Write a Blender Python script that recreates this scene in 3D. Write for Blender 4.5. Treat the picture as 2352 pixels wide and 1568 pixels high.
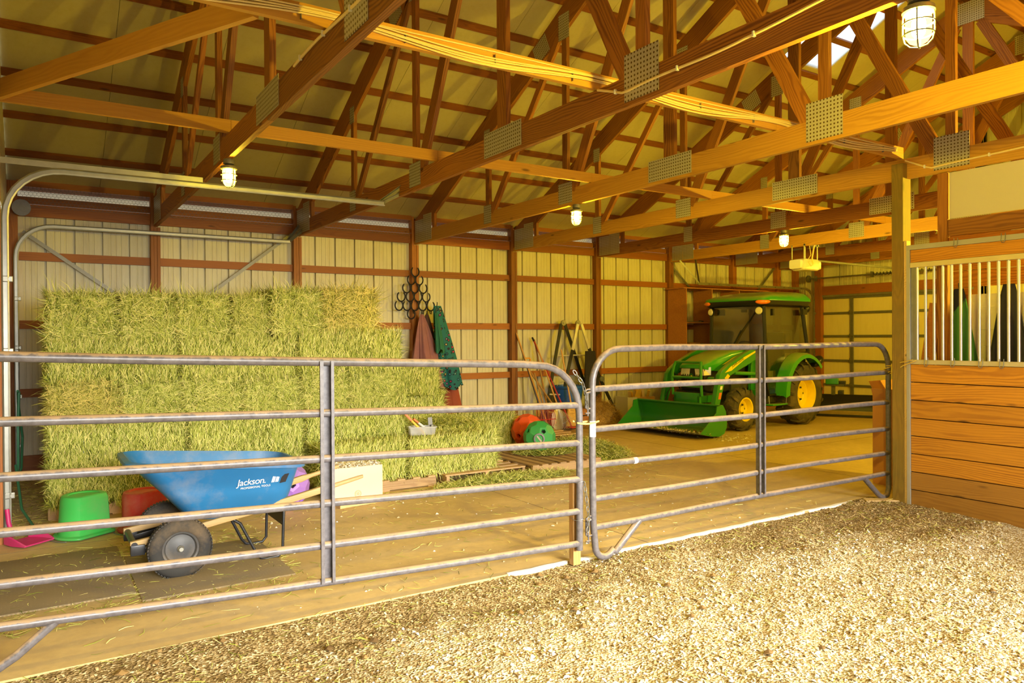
import bpy, bmesh, math, random
from mathutils import Vector, Matrix, Euler, noise
R = random.Random(7)
PI = math.pi
scene = bpy.context.scene
for o in list(bpy.data.objects):
    bpy.data.objects.remove(o)

# ------------------------------------------------------------------ camera, world, lights, exposure
cd = bpy.data.cameras.new('camera')
cam = bpy.data.objects.new('camera', cd)
scene.collection.objects.link(cam)
scene.camera = cam
cd.sensor_fit = 'HORIZONTAL'; cd.sensor_width = 36.0; cd.lens = 1702.948 / 2352 * 36
cd.clip_start = 0.05; cd.clip_end = 200
_r = Vector((0.84002472, -0.54251387, -0.00609661)); _u = Vector((0.00815577, 0.00139101, 0.99996577)); _f = Vector((0.54248682, 0.84004569, -0.00559311))
cam.matrix_world = Matrix(((_r.x, _u.x, -_f.x, 0), (_r.y, _u.y, -_f.y, 0), (_r.z, _u.z, -_f.z, 1.64), (0, 0, 0, 1)))

world = bpy.data.worlds.new('sky'); scene.world = world; world.use_nodes = True
_bg = world.node_tree.nodes['Background']
_bg.inputs['Color'].default_value = (0.87, 0.94, 1.0, 1); _bg.inputs['Strength'].default_value = 1.35

def light(name, kind, loc, energy, color, rot=(0, 0, 0), **kw):
    ld = bpy.data.lights.new(name, kind); ld.energy = energy; ld.color = color
    for k, v in kw.items(): setattr(ld, k, v)
    lo = bpy.data.objects.new(name, ld); lo.location = loc; lo.rotation_euler = rot
    scene.collection.objects.link(lo); return lo

# daylight that comes in through the open side of the barn behind the photographer
light('daylight_open_side', 'AREA', (3.0, -2.6, 2.15), 195, (1.0, 0.99, 0.95), (math.radians(72), 0, math.radians(3)), shape='RECTANGLE', size=6.4, size_y=1.4, spread=math.radians(56))
LAMP_COL = (1.0, 0.755, 0.045)

vs = scene.view_settings
vs.view_transform = 'Standard'; vs.look = 'None'; vs.gamma = 1.0; vs.use_curve_mapping = False
vs.exposure = 0.55
scene.cycles.use_denoising = True
scene.cycles.max_bounces = 7
scene.cycles.use_adaptive_sampling = True; scene.cycles.adaptive_threshold = 0.02
scene.cycles.diffuse_bounces = 4
scene.cycles.caustics_reflective = False; scene.cycles.caustics_refractive = False
scene.cycles.sample_clamp_indirect = 6.0

# ------------------------------------------------------------------ helpers
COL = scene.collection
def world_of(o):
    return (world_of(o.parent) @ o.matrix_basis) if o.parent else o.matrix_basis.copy()
def put(o, parent, M):
    o.parent = parent
    o.matrix_basis = (world_of(parent).inverted() @ M) if parent else M
def link(name, me, m=None, parent=None):
    if m is not None and not me.materials: me.materials.append(m)
    o = bpy.data.objects.new(name, me); COL.objects.link(o)
    if parent: o.parent = parent
    return o
def mesh_of(name, bm, smooth=None):
    me = bpy.data.meshes.new(name)
    bmesh.ops.recalc_face_normals(bm, faces=bm.faces[:]) if smooth != 'raw' else None
    bm.to_mesh(me); bm.free()
    if smooth and smooth != 'raw':
        me.polygons.foreach_set('use_smooth', [True] * len(me.polygons))
        me.set_sharp_from_angle(angle=math.radians(smooth))
    return me
def obj(name, bm, m, parent=None, smooth=40):
    return link(name, mesh_of(name, bm, smooth), m, parent)
def tag(o, label=None, cat=None, group=None, kind=None):
    if label: o['label'] = label
    if cat: o['category'] = cat
    if group: o['group'] = group
    if kind: o['kind'] = kind
    return o
def thing(name, label, cat, loc=(0, 0, 0), rot=(0, 0, 0), group=None):
    o = bpy.data.objects.new(name, None); COL.objects.link(o)
    o.empty_display_size = 0.1
    o.location = loc; o.rotation_euler = rot
    return tag(o, label, cat, group)
def struct(name, loc=(0, 0, 0)):
    o = bpy.data.objects.new(name, None); COL.objects.link(o); o.location = loc
    o['kind'] = 'structure'; return o
def copy_tree(o, parent=None):
    c = o.copy(); COL.objects.link(c); c.parent = parent
    for ch in list(o.children): copy_tree(ch, c)
    return c

def box(bm, c, s, rot=None, bevel=0.0):
    r = bmesh.ops.create_cube(bm, size=1.0)
    M = Matrix.Translation(Vector(c)) @ (rot.to_4x4() if rot is not None else Matrix.Identity(4)) @ Matrix.Diagonal((s[0], s[1], s[2], 1))
    bmesh.ops.transform(bm, matrix=M, verts=r['verts'])
    if bevel:
        es = list({e for v in r['verts'] for e in v.link_edges})
        bmesh.ops.bevel(bm, geom=es, offset=bevel, segments=2, affect='EDGES', profile=0.6)
    return bm
def frame_of(d, up=Vector((0, 0, 1))):
    d = d.normalized()
    if abs(d.dot(up)) > 0.98: up = Vector((0, 1, 0)) if abs(d.y) < 0.9 else Vector((1, 0, 0))
    s = up.cross(d).normalized(); u = d.cross(s)
    return s, u
def tube(bm, pts, r, seg=8, cap=True, closed=False):
    pts = [Vector(p) for p in pts]; n = len(pts)
    rs = r if isinstance(r, (list, tuple)) else [r] * n
    rings = []; s = u = None
    for i, p in enumerate(pts):
        if closed: d = pts[(i + 1) % n] - pts[i - 1]
        else: d = pts[min(i + 1, n - 1)] - pts[max(i - 1, 0)]
        d.normalize()
        if s is None: s, u = frame_of(d)
        else:
            s = s - d * s.dot(d)
            s.normalize(); u = d.cross(s)
        rings.append([bm.verts.new(p + (s * math.cos(a) + u * math.sin(a)) * rs[i]) for a in [2 * PI * k / seg for k in range(seg)]])
    rng = range(n if closed else n - 1)
    for i in rng:
        a, b = rings[i], rings[(i + 1) % n]
        for k in range(seg):
            bm.faces.new((a[k], a[(k + 1) % seg], b[(k + 1) % seg], b[k]))
    if cap and not closed:
        bm.faces.new(rings[0][::-1]); bm.faces.new(rings[-1])
    return bm
def lathe(bm, prof, seg=24, M=None, cap=False):
    """profile [(r,z)...] about Z, placed by M"""
    M = M or Matrix.Identity(4); rings = []
    for r, z in prof:
        if r < 1e-6: rings.append([bm.verts.new(M @ Vector((0, 0, z)))])
        else: rings.append([bm.verts.new(M @ Vector((r * math.cos(2 * PI * k / seg), r * math.sin(2 * PI * k / seg), z))) for k in range(seg)])
    for a, b in zip(rings, rings[1:]):
        if len(a) == 1 and len(b) == 1: continue
        for k in range(seg):
            k2 = (k + 1) % seg
            if len(a) == 1: bm.faces.new((a[0], b[k2], b[k]))
            elif len(b) == 1: bm.faces.new((a[k], a[k2], b[0]))
            else: bm.faces.new((a[k], a[k2], b[k2], b[k]))
    if cap:
        if len(rings[0]) > 1: bm.faces.new(rings[0][::-1])
        if len(rings[-1]) > 1: bm.faces.new(rings[-1])
    return bm
def prism(bm, poly, t0, t1, axis='Y'):
    """2D polygon extruded along axis between t0 and t1. poly in the other two axes (in order)"""
    def V(a, b, t):
        return {'X': (t, a, b), 'Y': (a, t, b), 'Z': (a, b, t)}[axis]
    A = [bm.verts.new(V(a, b, t0)) for a, b in poly]; B = [bm.verts.new(V(a, b, t1)) for a, b in poly]
    n = len(poly)
    bm.faces.new(A); bm.faces.new(B[::-1])
    for i in range(n): bm.faces.new((A[i], B[i], B[(i + 1) % n], A[(i + 1) % n]))
    return bm
def loft(bm, secs, cap=True, closed=True):
    rings = [[bm.verts.new(p) for p in s] for s in secs]; n = len(secs[0])
    for a, b in zip(rings, rings[1:]):
        for k in range(n if closed else n - 1):
            bm.faces.new((a[k], a[(k + 1) % n], b[(k + 1) % n], b[k]))
    if cap: bm.faces.new(rings[0][::-1]); bm.faces.new(rings[-1])
    return bm
def rrect(cx, cy, hx, hy, r, n=4):
    out = []
    for (sx, sy, a0) in ((1, 1, 0), (-1, 1, 90), (-1, -1, 180), (1, -1, 270)):
        for k in range(n + 1):
            a = math.radians(a0 + 90 * k / n)
            out.append((cx + sx * (hx - r) + r * math.cos(a), cy + sy * (hy - r) + r * math.sin(a)))
    return out
def arc(c, r, a0, a1, n, plane='XZ'):
    out = []
    for k in range(n + 1):
        a = math.radians(a0 + (a1 - a0) * k / n); x = r * math.cos(a); y = r * math.sin(a)
        out.append({'XZ': (c[0] + x, c[1], c[2] + y), 'XY': (c[0] + x, c[1] + y, c[2]), 'YZ': (c[0], c[1] + x, c[2] + y)}[plane])
    return out

_boards = {}
def board(name, p0, p1, w, h, m, parent, up=(0, 0, 1), label=None):
    """a sawn board: local X along its length, h along 'up', w across; mesh shared by equal sizes"""
    p0 = Vector(p0); p1 = Vector(p1); d = p1 - p0; L = d.length
    key = (round(L, 3), round(w, 3), round(h, 3), m.name)
    me = _boards.get(key)
    if me is None:
        bm = bmesh.new(); box(bm, (0, 0, 0), (L, w, h)); me = mesh_of('board', bm); me.materials.append(m); _boards[key] = me
    x = d.normalized(); z = Vector(up); z = (z - x * z.dot(x)).normalized(); y = z.cross(x); c = (p0 + p1) / 2
    o = link(name, me, None, None)
    put(o, parent, Matrix(((x.x, y.x, z.x, c.x), (x.y, y.y, z.y, c.y), (x.z, y.z, z.z, c.z), (0, 0, 0, 1))))
    if label: o['label'] = label
    return o

# ------------------------------------------------------------------ materials
def nt(name):
    m = bpy.data.materials.new(name); m.use_nodes = True
    t = m.node_tree; b = t.nodes['Principled BSDF']
    return m, t, b
def N(t, kind, **kw):
    n = t.nodes.new(kind)
    for k, v in kw.items():
        if k in n.inputs.keys(): n.inputs[k].default_value = v
        else: setattr(n, k, v)
    return n
def ramp(t, fac, stops):
    n = t.nodes.new('ShaderNodeValToRGB'); e = n.color_ramp.elements
    while len(e) < len(stops): e.new(0.5)
    for el, (p, c) in zip(e, stops): el.position = p; el.color = (*c, 1) if len(c) == 3 else c
    t.links.new(fac, n.inputs[0]); return n.outputs[0]
def mixc(t, fac, a, b, mode='MIX'):
    n = t.nodes.new('ShaderNodeMix'); n.data_type = 'RGBA'; n.blend_type = mode
    for s, v in ((n.inputs[0], fac), (n.inputs[6], a), (n.inputs[7], b)):
        if hasattr(v, 'links') or hasattr(v, 'is_linked'): t.links.new(v, s)
        elif isinstance(v, (int, float)): s.default_value = v
        else: s.default_value = (*v, 1) if len(v) == 3 else v
    return n.outputs[2]
def math_(t, op, a, b=0.0):
    n = t.nodes.new('ShaderNodeMath'); n.operation = op
    for s, v in ((n.inputs[0], a), (n.inputs[1], b)):
        if isinstance(v, (int, float)): s.default_value = v
        else: t.links.new(v, s)
    return n.outputs[0]
def bump(t, b, h, strength=0.3, dist=0.01):
    n = N(t, 'ShaderNodeBump', Strength=strength, Distance=dist)
    t.links.new(h, n.inputs['Height']); t.links.new(n.outputs[0], b.inputs['Normal'])
def coords(t, scale=(1, 1, 1), rnd=True, kind='Object'):
    tc = N(t, 'ShaderNodeTexCoord'); mp = N(t, 'ShaderNodeMapping'); mp.inputs['Scale'].default_value = scale
    t.links.new(tc.outputs[kind], mp.inputs['Vector'])
    if rnd:
        oi = N(t, 'ShaderNodeObjectInfo'); vm = N(t, 'ShaderNodeVectorMath', operation='SCALE'); vm.inputs[0].default_value = (37.1, 3.3, 5.7)
        t.links.new(oi.outputs['Random'], vm.inputs['Scale']); t.links.new(vm.outputs[0], mp.inputs['Location'])
        return mp.outputs[0], oi.outputs['Random']
    return mp.outputs[0], None
def noise_(t, vec, scale, detail=4, rough=0.55):
    n = N(t, 'ShaderNodeTexNoise', Scale=scale, Detail=detail, Roughness=rough); t.links.new(vec, n.inputs['Vector']); return n.outputs[0]

def plain(name, col, rough=0.5, metal=0.0, var=0.12, nscale=9.0, dirt=None, dirt_amt=0.35, coat=0.0, bmp=0.0):
    m, t, b = nt(name)
    v, rnd = coords(t)
    n = noise_(t, v, nscale, 5)
    c = mixc(t, n, tuple(x * (1 - var) for x in col), tuple(min(1, x * (1 + var)) for x in col))
    if dirt:
        n2 = noise_(t, v, 3.1, 6, 0.7)
        f = ramp(t, n2, [(0.45, (0, 0, 0)), (0.7, (dirt_amt,) * 3)])
        c = mixc(t, f, c, dirt)
    t.links.new(c, b.inputs['Base Color'])
    b.inputs['Roughness'].default_value = rough; b.inputs['Metallic'].default_value = metal
    if coat: b.inputs['Coat Weight'].default_value = coat; b.inputs['Coat Roughness'].default_value = 0.12
    if bmp: bump(t, b, noise_(t, v, nscale * 14, 3), bmp, 0.004)
    return m

def wood(name, light_c, dark_c, ring=24.0, contrast=1.0, rough=0.6, axis='X', var=0.35, knots=True, stain=None):
    """sawn softwood: growth rings cut along the board's own length"""
    m, t, b = nt(name)
    s = {'X': (0.16, 1, 1), 'Y': (1, 0.16, 1), 'Z': (1, 1, 0.16)}[axis]
    tc = N(t, 'ShaderNodeTexCoord'); oi = N(t, 'ShaderNodeObjectInfo')
    vm = N(t, 'ShaderNodeVectorMath', operation='SCALE'); vm.inputs[0].default_value = (31.0, 0.9, 1.3)
    t.links.new(oi.outputs['Random'], vm.inputs['Scale'])
    ad = N(t, 'ShaderNodeVectorMath', operation='ADD'); t.links.new(tc.outputs['Object'], ad.inputs[0]); t.links.new(vm.outputs[0], ad.inputs[1])
    mp = N(t, 'ShaderNodeMapping'); mp.inputs['Scale'].default_value = s; t.links.new(ad.outputs[0], mp.inputs['Vector'])
    # slow wander of the pith makes the cathedral figure
    nz = N(t, 'ShaderNodeTexNoise', Scale=2.6, Detail=3.0, Roughness=0.55); t.links.new(mp.outputs[0], nz.inputs['Vector'])
    sc = N(t, 'ShaderNodeVectorMath', operation='SCALE'); t.links.new(nz.outputs['Color'], sc.inputs[0]); sc.inputs['Scale'].default_value = 0.36
    a2 = N(t, 'ShaderNodeVectorMath', operation='ADD'); t.links.new(mp.outputs[0], a2.inputs[0]); t.links.new(sc.outputs[0], a2.inputs[1])
    wv = N(t, 'ShaderNodeTexWave', wave_type='RINGS', rings_direction=axis, wave_profile='SIN', Scale=ring, Distortion=1.5, Detail=2.0)
    wv.inputs['Detail Scale'].default_value = 2.5
    t.links.new(a2.outputs[0], wv.inputs['Vector'])
    f0 = {'X': (2.5, 90, 90), 'Y': (90, 2.5, 90), 'Z': (90, 90, 2.5)}[axis]
    mp2 = N(t, 'ShaderNodeMapping'); mp2.inputs['Scale'].default_value = f0; t.links.new(ad.outputs[0], mp2.inputs['Vector'])
    fib = noise_(t, mp2.outputs[0], 1.0, 3)
    w = ramp(t, wv.outputs['Fac'], [(0.3, (0, 0, 0)), (0.93, (1, 1, 1))])
    md = noise_(t, mp.outputs[0], 6.0, 3, .6)
    w = math_(t, 'MULTIPLY', math_(t, 'MULTIPLY', w, contrast), ramp(t, md, [(.30, (.15,) * 3), (.70, (1, 1, 1))]))
    c = mixc(t, w, light_c, dark_c)
    c = mixc(t, math_(t, 'MULTIPLY', fib, 0.35), c, tuple(x * 0.6 for x in dark_c))
    if knots:
        kv = {'X': (1.1, 4.2, 4.2), 'Y': (4.2, 1.1, 4.2), 'Z': (4.2, 4.2, 1.1)}[axis]
        mp3 = N(t, 'ShaderNodeMapping'); mp3.inputs['Scale'].default_value = kv; t.links.new(ad.outputs[0], mp3.inputs['Vector'])
        vo = N(t, 'ShaderNodeTexVoronoi', Scale=1.6); t.links.new(mp3.outputs[0], vo.inputs['Vector'])
        k = ramp(t, vo.outputs['Distance'], [(0.05, (1, 1, 1)), (0.12, (0, 0, 0))])
        c = mixc(t, math_(t, 'MULTIPLY', k, 0.75), c, tuple(x * 0.25 for x in dark_c))
    # board to board variation
    vv = N(t, 'ShaderNodeMapRange'); vv.inputs['To Min'].default_value = 1 - var; vv.inputs['To Max'].default_value = 1 + var * 0.45
    t.links.new(oi.outputs['Random'], vv.inputs['Value'])
    hs = N(t, 'ShaderNodeHueSaturation'); t.links.new(c, hs.inputs['Color']); t.links.new(vv.outputs[0], hs.inputs['Value'])
    c = hs.outputs[0]
    if stain:
        n2 = noise_(t, ad.outputs[0], 2.2, 5, 0.7)
        c = mixc(t, ramp(t, n2, [(0.4, (0, 0, 0)), (0.65, (0.7, 0.7, 0.7))]), c, stain)
    t.links.new(c, b.inputs['Base Color']); b.inputs['Roughness'].default_value = rough
    bump(t, b, wv.outputs['Fac'], 0.12, 0.003)
    return m

M = {}
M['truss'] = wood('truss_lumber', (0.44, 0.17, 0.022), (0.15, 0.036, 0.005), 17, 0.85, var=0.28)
M['truss_pale_lit'] = wood('pale_lamplit_truss_lumber', (0.68, 0.35, 0.042), (0.38, 0.15, 0.015), 15, 0.55, var=0.12)  # paler wood tone, with lamplight on the chords also put into the colour
M['brace'] = wood('spruce_brace', (0.70, 0.36, 0.05), (0.50, 0.21, 0.025), 15, 0.35, var=0.12)
M['girt'] = wood('girt_lumber', (0.46, 0.155, 0.022), (0.23, 0.06, 0.009), 20, 0.5, var=0.25)
M['purlin'] = wood('purlin_lumber', (0.30, 0.095, 0.014), (0.15, 0.035, 0.006), 20, 0.5, var=0.2)
M['post'] = wood('post_lumber', (0.46, 0.165, 0.025), (0.25, 0.075, 0.012), 20, 0.6, axis='Z')
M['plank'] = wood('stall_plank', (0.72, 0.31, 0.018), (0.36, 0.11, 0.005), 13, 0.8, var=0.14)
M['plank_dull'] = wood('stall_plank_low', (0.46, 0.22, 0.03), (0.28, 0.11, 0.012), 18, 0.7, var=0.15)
M['treated'] = wood('treated_post', (0.31, 0.185, 0.022), (0.17, 0.095, 0.010), 20, 0.7, axis='Z', stain=(0.20, 0.145, 0.02))
M['pallet'] = wood('pallet_wood', (0.60, 0.38, 0.16), (0.36, 0.19, 0.07), 20, 0.6, var=0.3)
M['pine'] = wood('pale_pine', (0.80, 0.56, 0.24), (0.58, 0.35, 0.13), 22, 0.6, var=0.12)
M['osb'] = plain('osb_board', (0.44, 0.17, 0.05), 0.75, var=0.35, nscale=55)
M['steel'] = plain('galvanised_steel', (0.36, 0.35, 0.29), 0.38, 0.75, var=0.2, nscale=14)
M['steel_dull'] = plain('dull_steel', (0.24, 0.23, 0.20), 0.5, 0.6, var=0.2, nscale=18)
M['alu'] = plain('brushed_aluminium', (0.62, 0.60, 0.55), 0.35, 0.6, var=0.06)
M['black'] = plain('black_plastic', (0.018, 0.018, 0.02), 0.42, var=0.25)
M['blackmetal'] = plain('black_paint', (0.022, 0.022, 0.024), 0.35, 0.2, var=0.2)
M['rubber'] = plain('tyre_rubber', (0.032, 0.03, 0.027), 0.85, var=0.3, dirt=(0.26, 0.17, 0.08), dirt_amt=0.5)
M['white'] = plain('white_paint', (0.80, 0.78, 0.72), 0.5, var=0.05)
M['cardboard'] = plain('cardboard', (0.52, 0.24, 0.08), 0.8, var=0.12, nscale=4)
M['boxpale'] = plain('pale_carton', (0.82, 0.66, 0.40), 0.75, var=0.05, nscale=3)
M['wire'] = plain('cream_cable', (0.85, 0.66, 0.28), 0.5, var=0.08)
M['zinc'] = plain('zinc_wire', (0.62, 0.60, 0.52), 0.35, 0.7, var=0.1)
M['netwire'] = plain('netting_wire', (0.20, 0.18, 0.13), 0.5, 0.3, var=0.3)

# gate pipe: galvanised, with tan arena dust lying on every upward face
def gate_mat():
    m, t, b = nt('dusty_gate_pipe')
    v, rnd = coords(t, rnd=False)
    n = noise_(t, v, 26, 6, 0.65)
    base = ramp(t, n, [(0.3, (0.085, 0.075, 0.076)), (0.7, (0.175, 0.156, 0.156))])
    g = N(t, 'ShaderNodeNewGeometry'); sx = N(t, 'ShaderNodeSeparateXYZ'); t.links.new(g.outputs['Normal'], sx.inputs[0])
    up = math_(t, 'ADD', sx.outputs['Z'], math_(t, 'MULTIPLY', math_(t, 'SUBTRACT', n, 0.5), 1.3))
    f = ramp(t, up, [(0.30, (0, 0, 0)), (0.72, (0.92, 0.92, 0.92))])
    n3 = noise_(t, v, 5, 4)
    dust = mixc(t, n3, (0.27, 0.165, 0.07), (0.44, 0.30, 0.15))
    c = mixc(t, f, base, dust); t.links.new(c, b.inputs['Base Color'])
    b.inputs['Metallic'].default_value = 0.0; b.inputs['Roughness'].default_value = 0.42
    t.links.new(ramp(t, f, [(0, (0.36,) * 3), (1, (0.85,) * 3)]), b.inputs['Roughness'])
    return m
M['gate'] = gate_mat()

# pressed connector plates: galvanised sheet with rows of punched slots
def plate_mat():
    m, t, b = nt('punched_plate')
    tc = N(t, 'ShaderNodeTexCoord'); sx = N(t, 'ShaderNodeSeparateXYZ'); t.links.new(tc.outputs['Object'], sx.inputs[0])
    def cell(o):
        x = math_(t, 'MULTIPLY', o, 1 / 0.03); x = math_(t, 'FRACT', math_(t, 'ADD', x, 100.5)); return math_(t, 'SUBTRACT', x, 0.5)
    a, c2 = cell(sx.outputs['X']), cell(sx.outputs['Z'])
    d = math_(t, 'SQRT', math_(t, 'ADD', math_(t, 'MULTIPLY', a, a), math_(t, 'MULTIPLY', c2, c2)))
    h = ramp(t, d, [(0.20, (1, 1, 1)), (0.28, (0, 0, 0))])
    n = noise_(t, tc.outputs['Object'], 30, 3)
    base = mixc(t, n, (0.42, 0.40, 0.31), (0.58, 0.55, 0.44))
    t.links.new(mixc(t, h, base, (0.10, 0.055, 0.02)), b.inputs['Base Color'])
    b.inputs['Metallic'].default_value = 0.25; b.inputs['Roughness'].default_value = 0.45
    bump(t, b, h, -0.5, 0.004)
    return m
M['plate'] = plate_mat()

def siding_mat(name, col, dirt):
    m, t, b = nt(name)
    v, rnd = coords(t, (1, 1, 0.12))
    n = noise_(t, v, 16, 5, 0.7); n2 = noise_(t, coords(t, (1, 1, 1))[0], 1.6, 5, 0.6)
    c = mixc(t, ramp(t, n, [(0.45, (0, 0, 0)), (0.8, (0.35,) * 3)]), col, dirt)
    c = mixc(t, ramp(t, n2, [(0.5, (0, 0, 0)), (0.8, (0.22,) * 3)]), c, dirt)
    t.links.new(c, b.inputs['Base Color']); b.inputs['Roughness'].default_value = 0.45; b.inputs['Metallic'].default_value = 0.0
    return m
M['siding'] = siding_mat('siding_sheet', (0.68, 0.63, 0.42), (0.38, 0.28, 0.11))
M['siding_groove'] = plain('siding_rib_shadow_paint', (0.42, 0.36, 0.26), 0.5)
M['roofpanel'] = siding_mat('roof_liner', (0.52, 0.46, 0.24), (0.40, 0.32, 0.13))
M['doorpanel'] = siding_mat('garage_door_panel', (0.78, 0.66, 0.34), (0.62, 0.48, 0.20))

def glow(name, col, strength):
    m, t, b = nt(name)
    b.inputs['Emission Color'].default_value = (*col, 1); b.inputs['Emission Strength'].default_value = strength
    b.inputs['Base Color'].default_value = (*col, 1)
    return m
def lamp_bulb(k): return glow('lit_bulb', LAMP_COL, 2100.0 * k)
def lamp_envelope():
    m, t, b = nt('glowing_jar_glass'); e = N(t, 'ShaderNodeEmission'); e.inputs[0].default_value = (1.0, 0.72, 0.16, 1); e.inputs[1].default_value = 1.6
    tr = N(t, 'ShaderNodeBsdfTransparent'); tr.inputs[0].default_value = (0.95, 0.93, 0.88, 1); ad = N(t, 'ShaderNodeAddShader')
    t.links.new(e.outputs[0], ad.inputs[0]); t.links.new(tr.outputs[0], ad.inputs[1]); t.links.new(ad.outputs[0], t.nodes['Material Output'].inputs['Surface']); return m
M['envelope'] = lamp_envelope()
def glass(name, col, rough=0.02, alpha=0.25):
    m, t, b = nt(name)
    gl = N(t, 'ShaderNodeBsdfGlossy'); gl.inputs['Roughness'].default_value = rough; gl.inputs['Color'].default_value = (0.9, 0.9, 0.9, 1)
    tr = N(t, 'ShaderNodeBsdfTransparent'); tr.inputs['Color'].default_value = (*col, 1)
    mx = N(t, 'ShaderNodeMixShader'); fr = N(t, 'ShaderNodeFresnel'); fr.inputs['IOR'].default_value = 1.5
    t.links.new(math_(t, 'ADD', fr.outputs[0], alpha * 0.2), mx.inputs[0]); t.links.new(tr.outputs[0], mx.inputs[1]); t.links.new(gl.outputs[0], mx.inputs[2])
    t.links.new(mx.outputs[0], t.nodes['Material Output'].inputs['Surface'])
    return m
M['clear'] = glass('clear_glass', (0.96, 0.96, 0.95))
M['cabglass'] = glass('dusty_tinted_glass', (0.36, 0.34, 0.22), 0.12, 0.5)
def translucent():
    m, t, b = nt('translucent_sheet')
    tl = N(t, 'ShaderNodeBsdfTranslucent'); tl.inputs['Color'].default_value = (0.95, 0.95, 0.95, 1)
    tr = N(t, 'ShaderNodeBsdfTransparent'); tr.inputs['Color'].default_value = (0.95, 0.97, 1, 1)
    mx = N(t, 'ShaderNodeMixShader'); mx.inputs[0].default_value = 0.6
    t.links.new(tl.outputs[0], mx.inputs[1]); t.links.new(tr.outputs[0], mx.inputs[2])
    t.links.new(mx.outputs[0], t.nodes['Material Output'].inputs['Surface']); return m
M['skylight'] = translucent()

# concrete slab: tan dust, faint stains
def floor_mat():
    m, t, b = nt('dusty_concrete')
    v, _ = coords(t, rnd=False)
    n = noise_(t, v, 0.9, 6, 0.62); n2 = noise_(t, v, 11, 6, 0.7); n3 = noise_(t, v, 120, 3)
    c = ramp(t, n, [(0.30, (0.48, 0.325, 0.12)), (0.52, (0.60, 0.425, 0.165)), (0.75, (0.68, 0.49, 0.20))])
    c = mixc(t, ramp(t, n2, [(0.40, (0.4,) * 3), (0.65, (0, 0, 0))]), c, (0.40, 0.27, 0.12))
    c = mixc(t, ramp(t, n3, [(0.62, (0, 0, 0)), (0.72, (0.35,) * 3)]), c, (0.66, 0.54, 0.34))
    t.links.new(c, b.inputs['Base Color']); b.inputs['Roughness'].default_value = 0.62
    b.inputs['Specular IOR Level'].default_value = 0.3
    bump(t, b, n2, 0.08, 0.01)
    return m
M['floor'] = floor_mat()
def bedding_mat():
    m, t, b = nt('pale_footing')
    v, _ = coords(t, rnd=False)
    big = noise_(t, v, 0.85, 5, 0.6); mid = noise_(t, v, 14, 5, 0.7)
    vo = N(t, 'ShaderNodeTexVoronoi', Scale=62.0); t.links.new(v, vo.inputs['Vector'])
    g = ramp(t, vo.outputs['Color'], [(0.2, (0.26, 0.17, 0.06)), (0.45, (0.48, 0.37, 0.19)), (0.78, (0.66, 0.60, 0.43))])
    d = ramp(t, vo.outputs['Color'], [(0.25, (0.17, 0.11, 0.04)), (0.6, (0.34, 0.24, 0.10)), (0.85, (0.54, 0.43, 0.24))])
    at = N(t, 'ShaderNodeAttribute', attribute_name='dirty', attribute_type='GEOMETRY')
    f = math_(t, 'ADD', at.outputs['Fac'], math_(t, 'MULTIPLY', math_(t, 'SUBTRACT', mid, 0.5), 1.1))
    c = mixc(t, ramp(t, f, [(0.3, (0, 0, 0)), (0.75, (1, 1, 1))]), g, d)
    t.links.new(c, b.inputs['Base Color']); b.inputs['Roughness'].default_value = 0.95
    b.inputs['Specular IOR Level'].default_value = 0.1
    bump(t, b, vo.outputs['Distance'], 0.9, 0.012)
    return m
M['bedding'] = bedding_mat()
def island(name, stops, rough=0.85, trans=0.0):
    m, t, b = nt(name)
    g = N(t, 'ShaderNodeNewGeometry')
    c = ramp(t, g.outputs['Random Per Island'], stops)
    t.links.new(c, b.inputs['Base Color']); b.inputs['Roughness'].default_value = rough
    b.inputs['Specular IOR Level'].default_value = 0.15
    return m
M['strand'] = island('hay_strand', [(0.0, (0.08, 0.11, 0.012)), (0.22, (0.30, 0.35, 0.045)), (0.5, (0.56, 0.59, 0.11)), (0.8, (0.82, 0.79, 0.24)), (1.0, (0.97, 0.84, 0.34))])
M['strand_gold'] = island('golden_hay_strand', [(0.0, (0.12, 0.12, 0.015)), (0.3, (0.44, 0.42, 0.065)), (0.7, (0.78, 0.69, 0.18)), (1.0, (0.95, 0.74, 0.24))])
M['straw'] = island('straw_strand', [(0.0, (0.36, 0.20, 0.05)), (0.5, (0.56, 0.34, 0.09)), (1.0, (0.72, 0.48, 0.16))])
M['shaving'] = island('pale_shaving', [(0.0, (0.38, 0.26, 0.11)), (0.3, (0.56, 0.45, 0.25)), (0.7, (0.70, 0.63, 0.47)), (1.0, (0.84, 0.81, 0.72))])
M['clod'] = island('dark_clod', [(0.0, (0.12, 0.07, 0.025)), (1.0, (0.30, 0.18, 0.06))])
def hay_body():
    m, t, b = nt('hay_mass')
    v, r = coords(t, (1, 1, 1)); v2, _ = coords(t, (14, 14, 3.2))
    n = noise_(t, v2, 7, 5, 0.7); n2 = noise_(t, v, 4, 4)
    c = ramp(t, n, [(0.3, (0.05, 0.06, 0.008)), (0.5, (0.17, 0.19, 0.025)), (0.7, (0.36, 0.36, 0.07))])
    c = mixc(t, math_(t, 'MULTIPLY', n2, 0.5), c, (0.17, 0.19, 0.03))
    t.links.new(c, b.inputs['Base Color']); b.inputs['Roughness'].default_value = 0.95; b.inputs['Specular IOR Level'].default_value = 0.05
    bump(t, b, n, 0.9, 0.02); return m
M['hay'] = hay_body()
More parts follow.
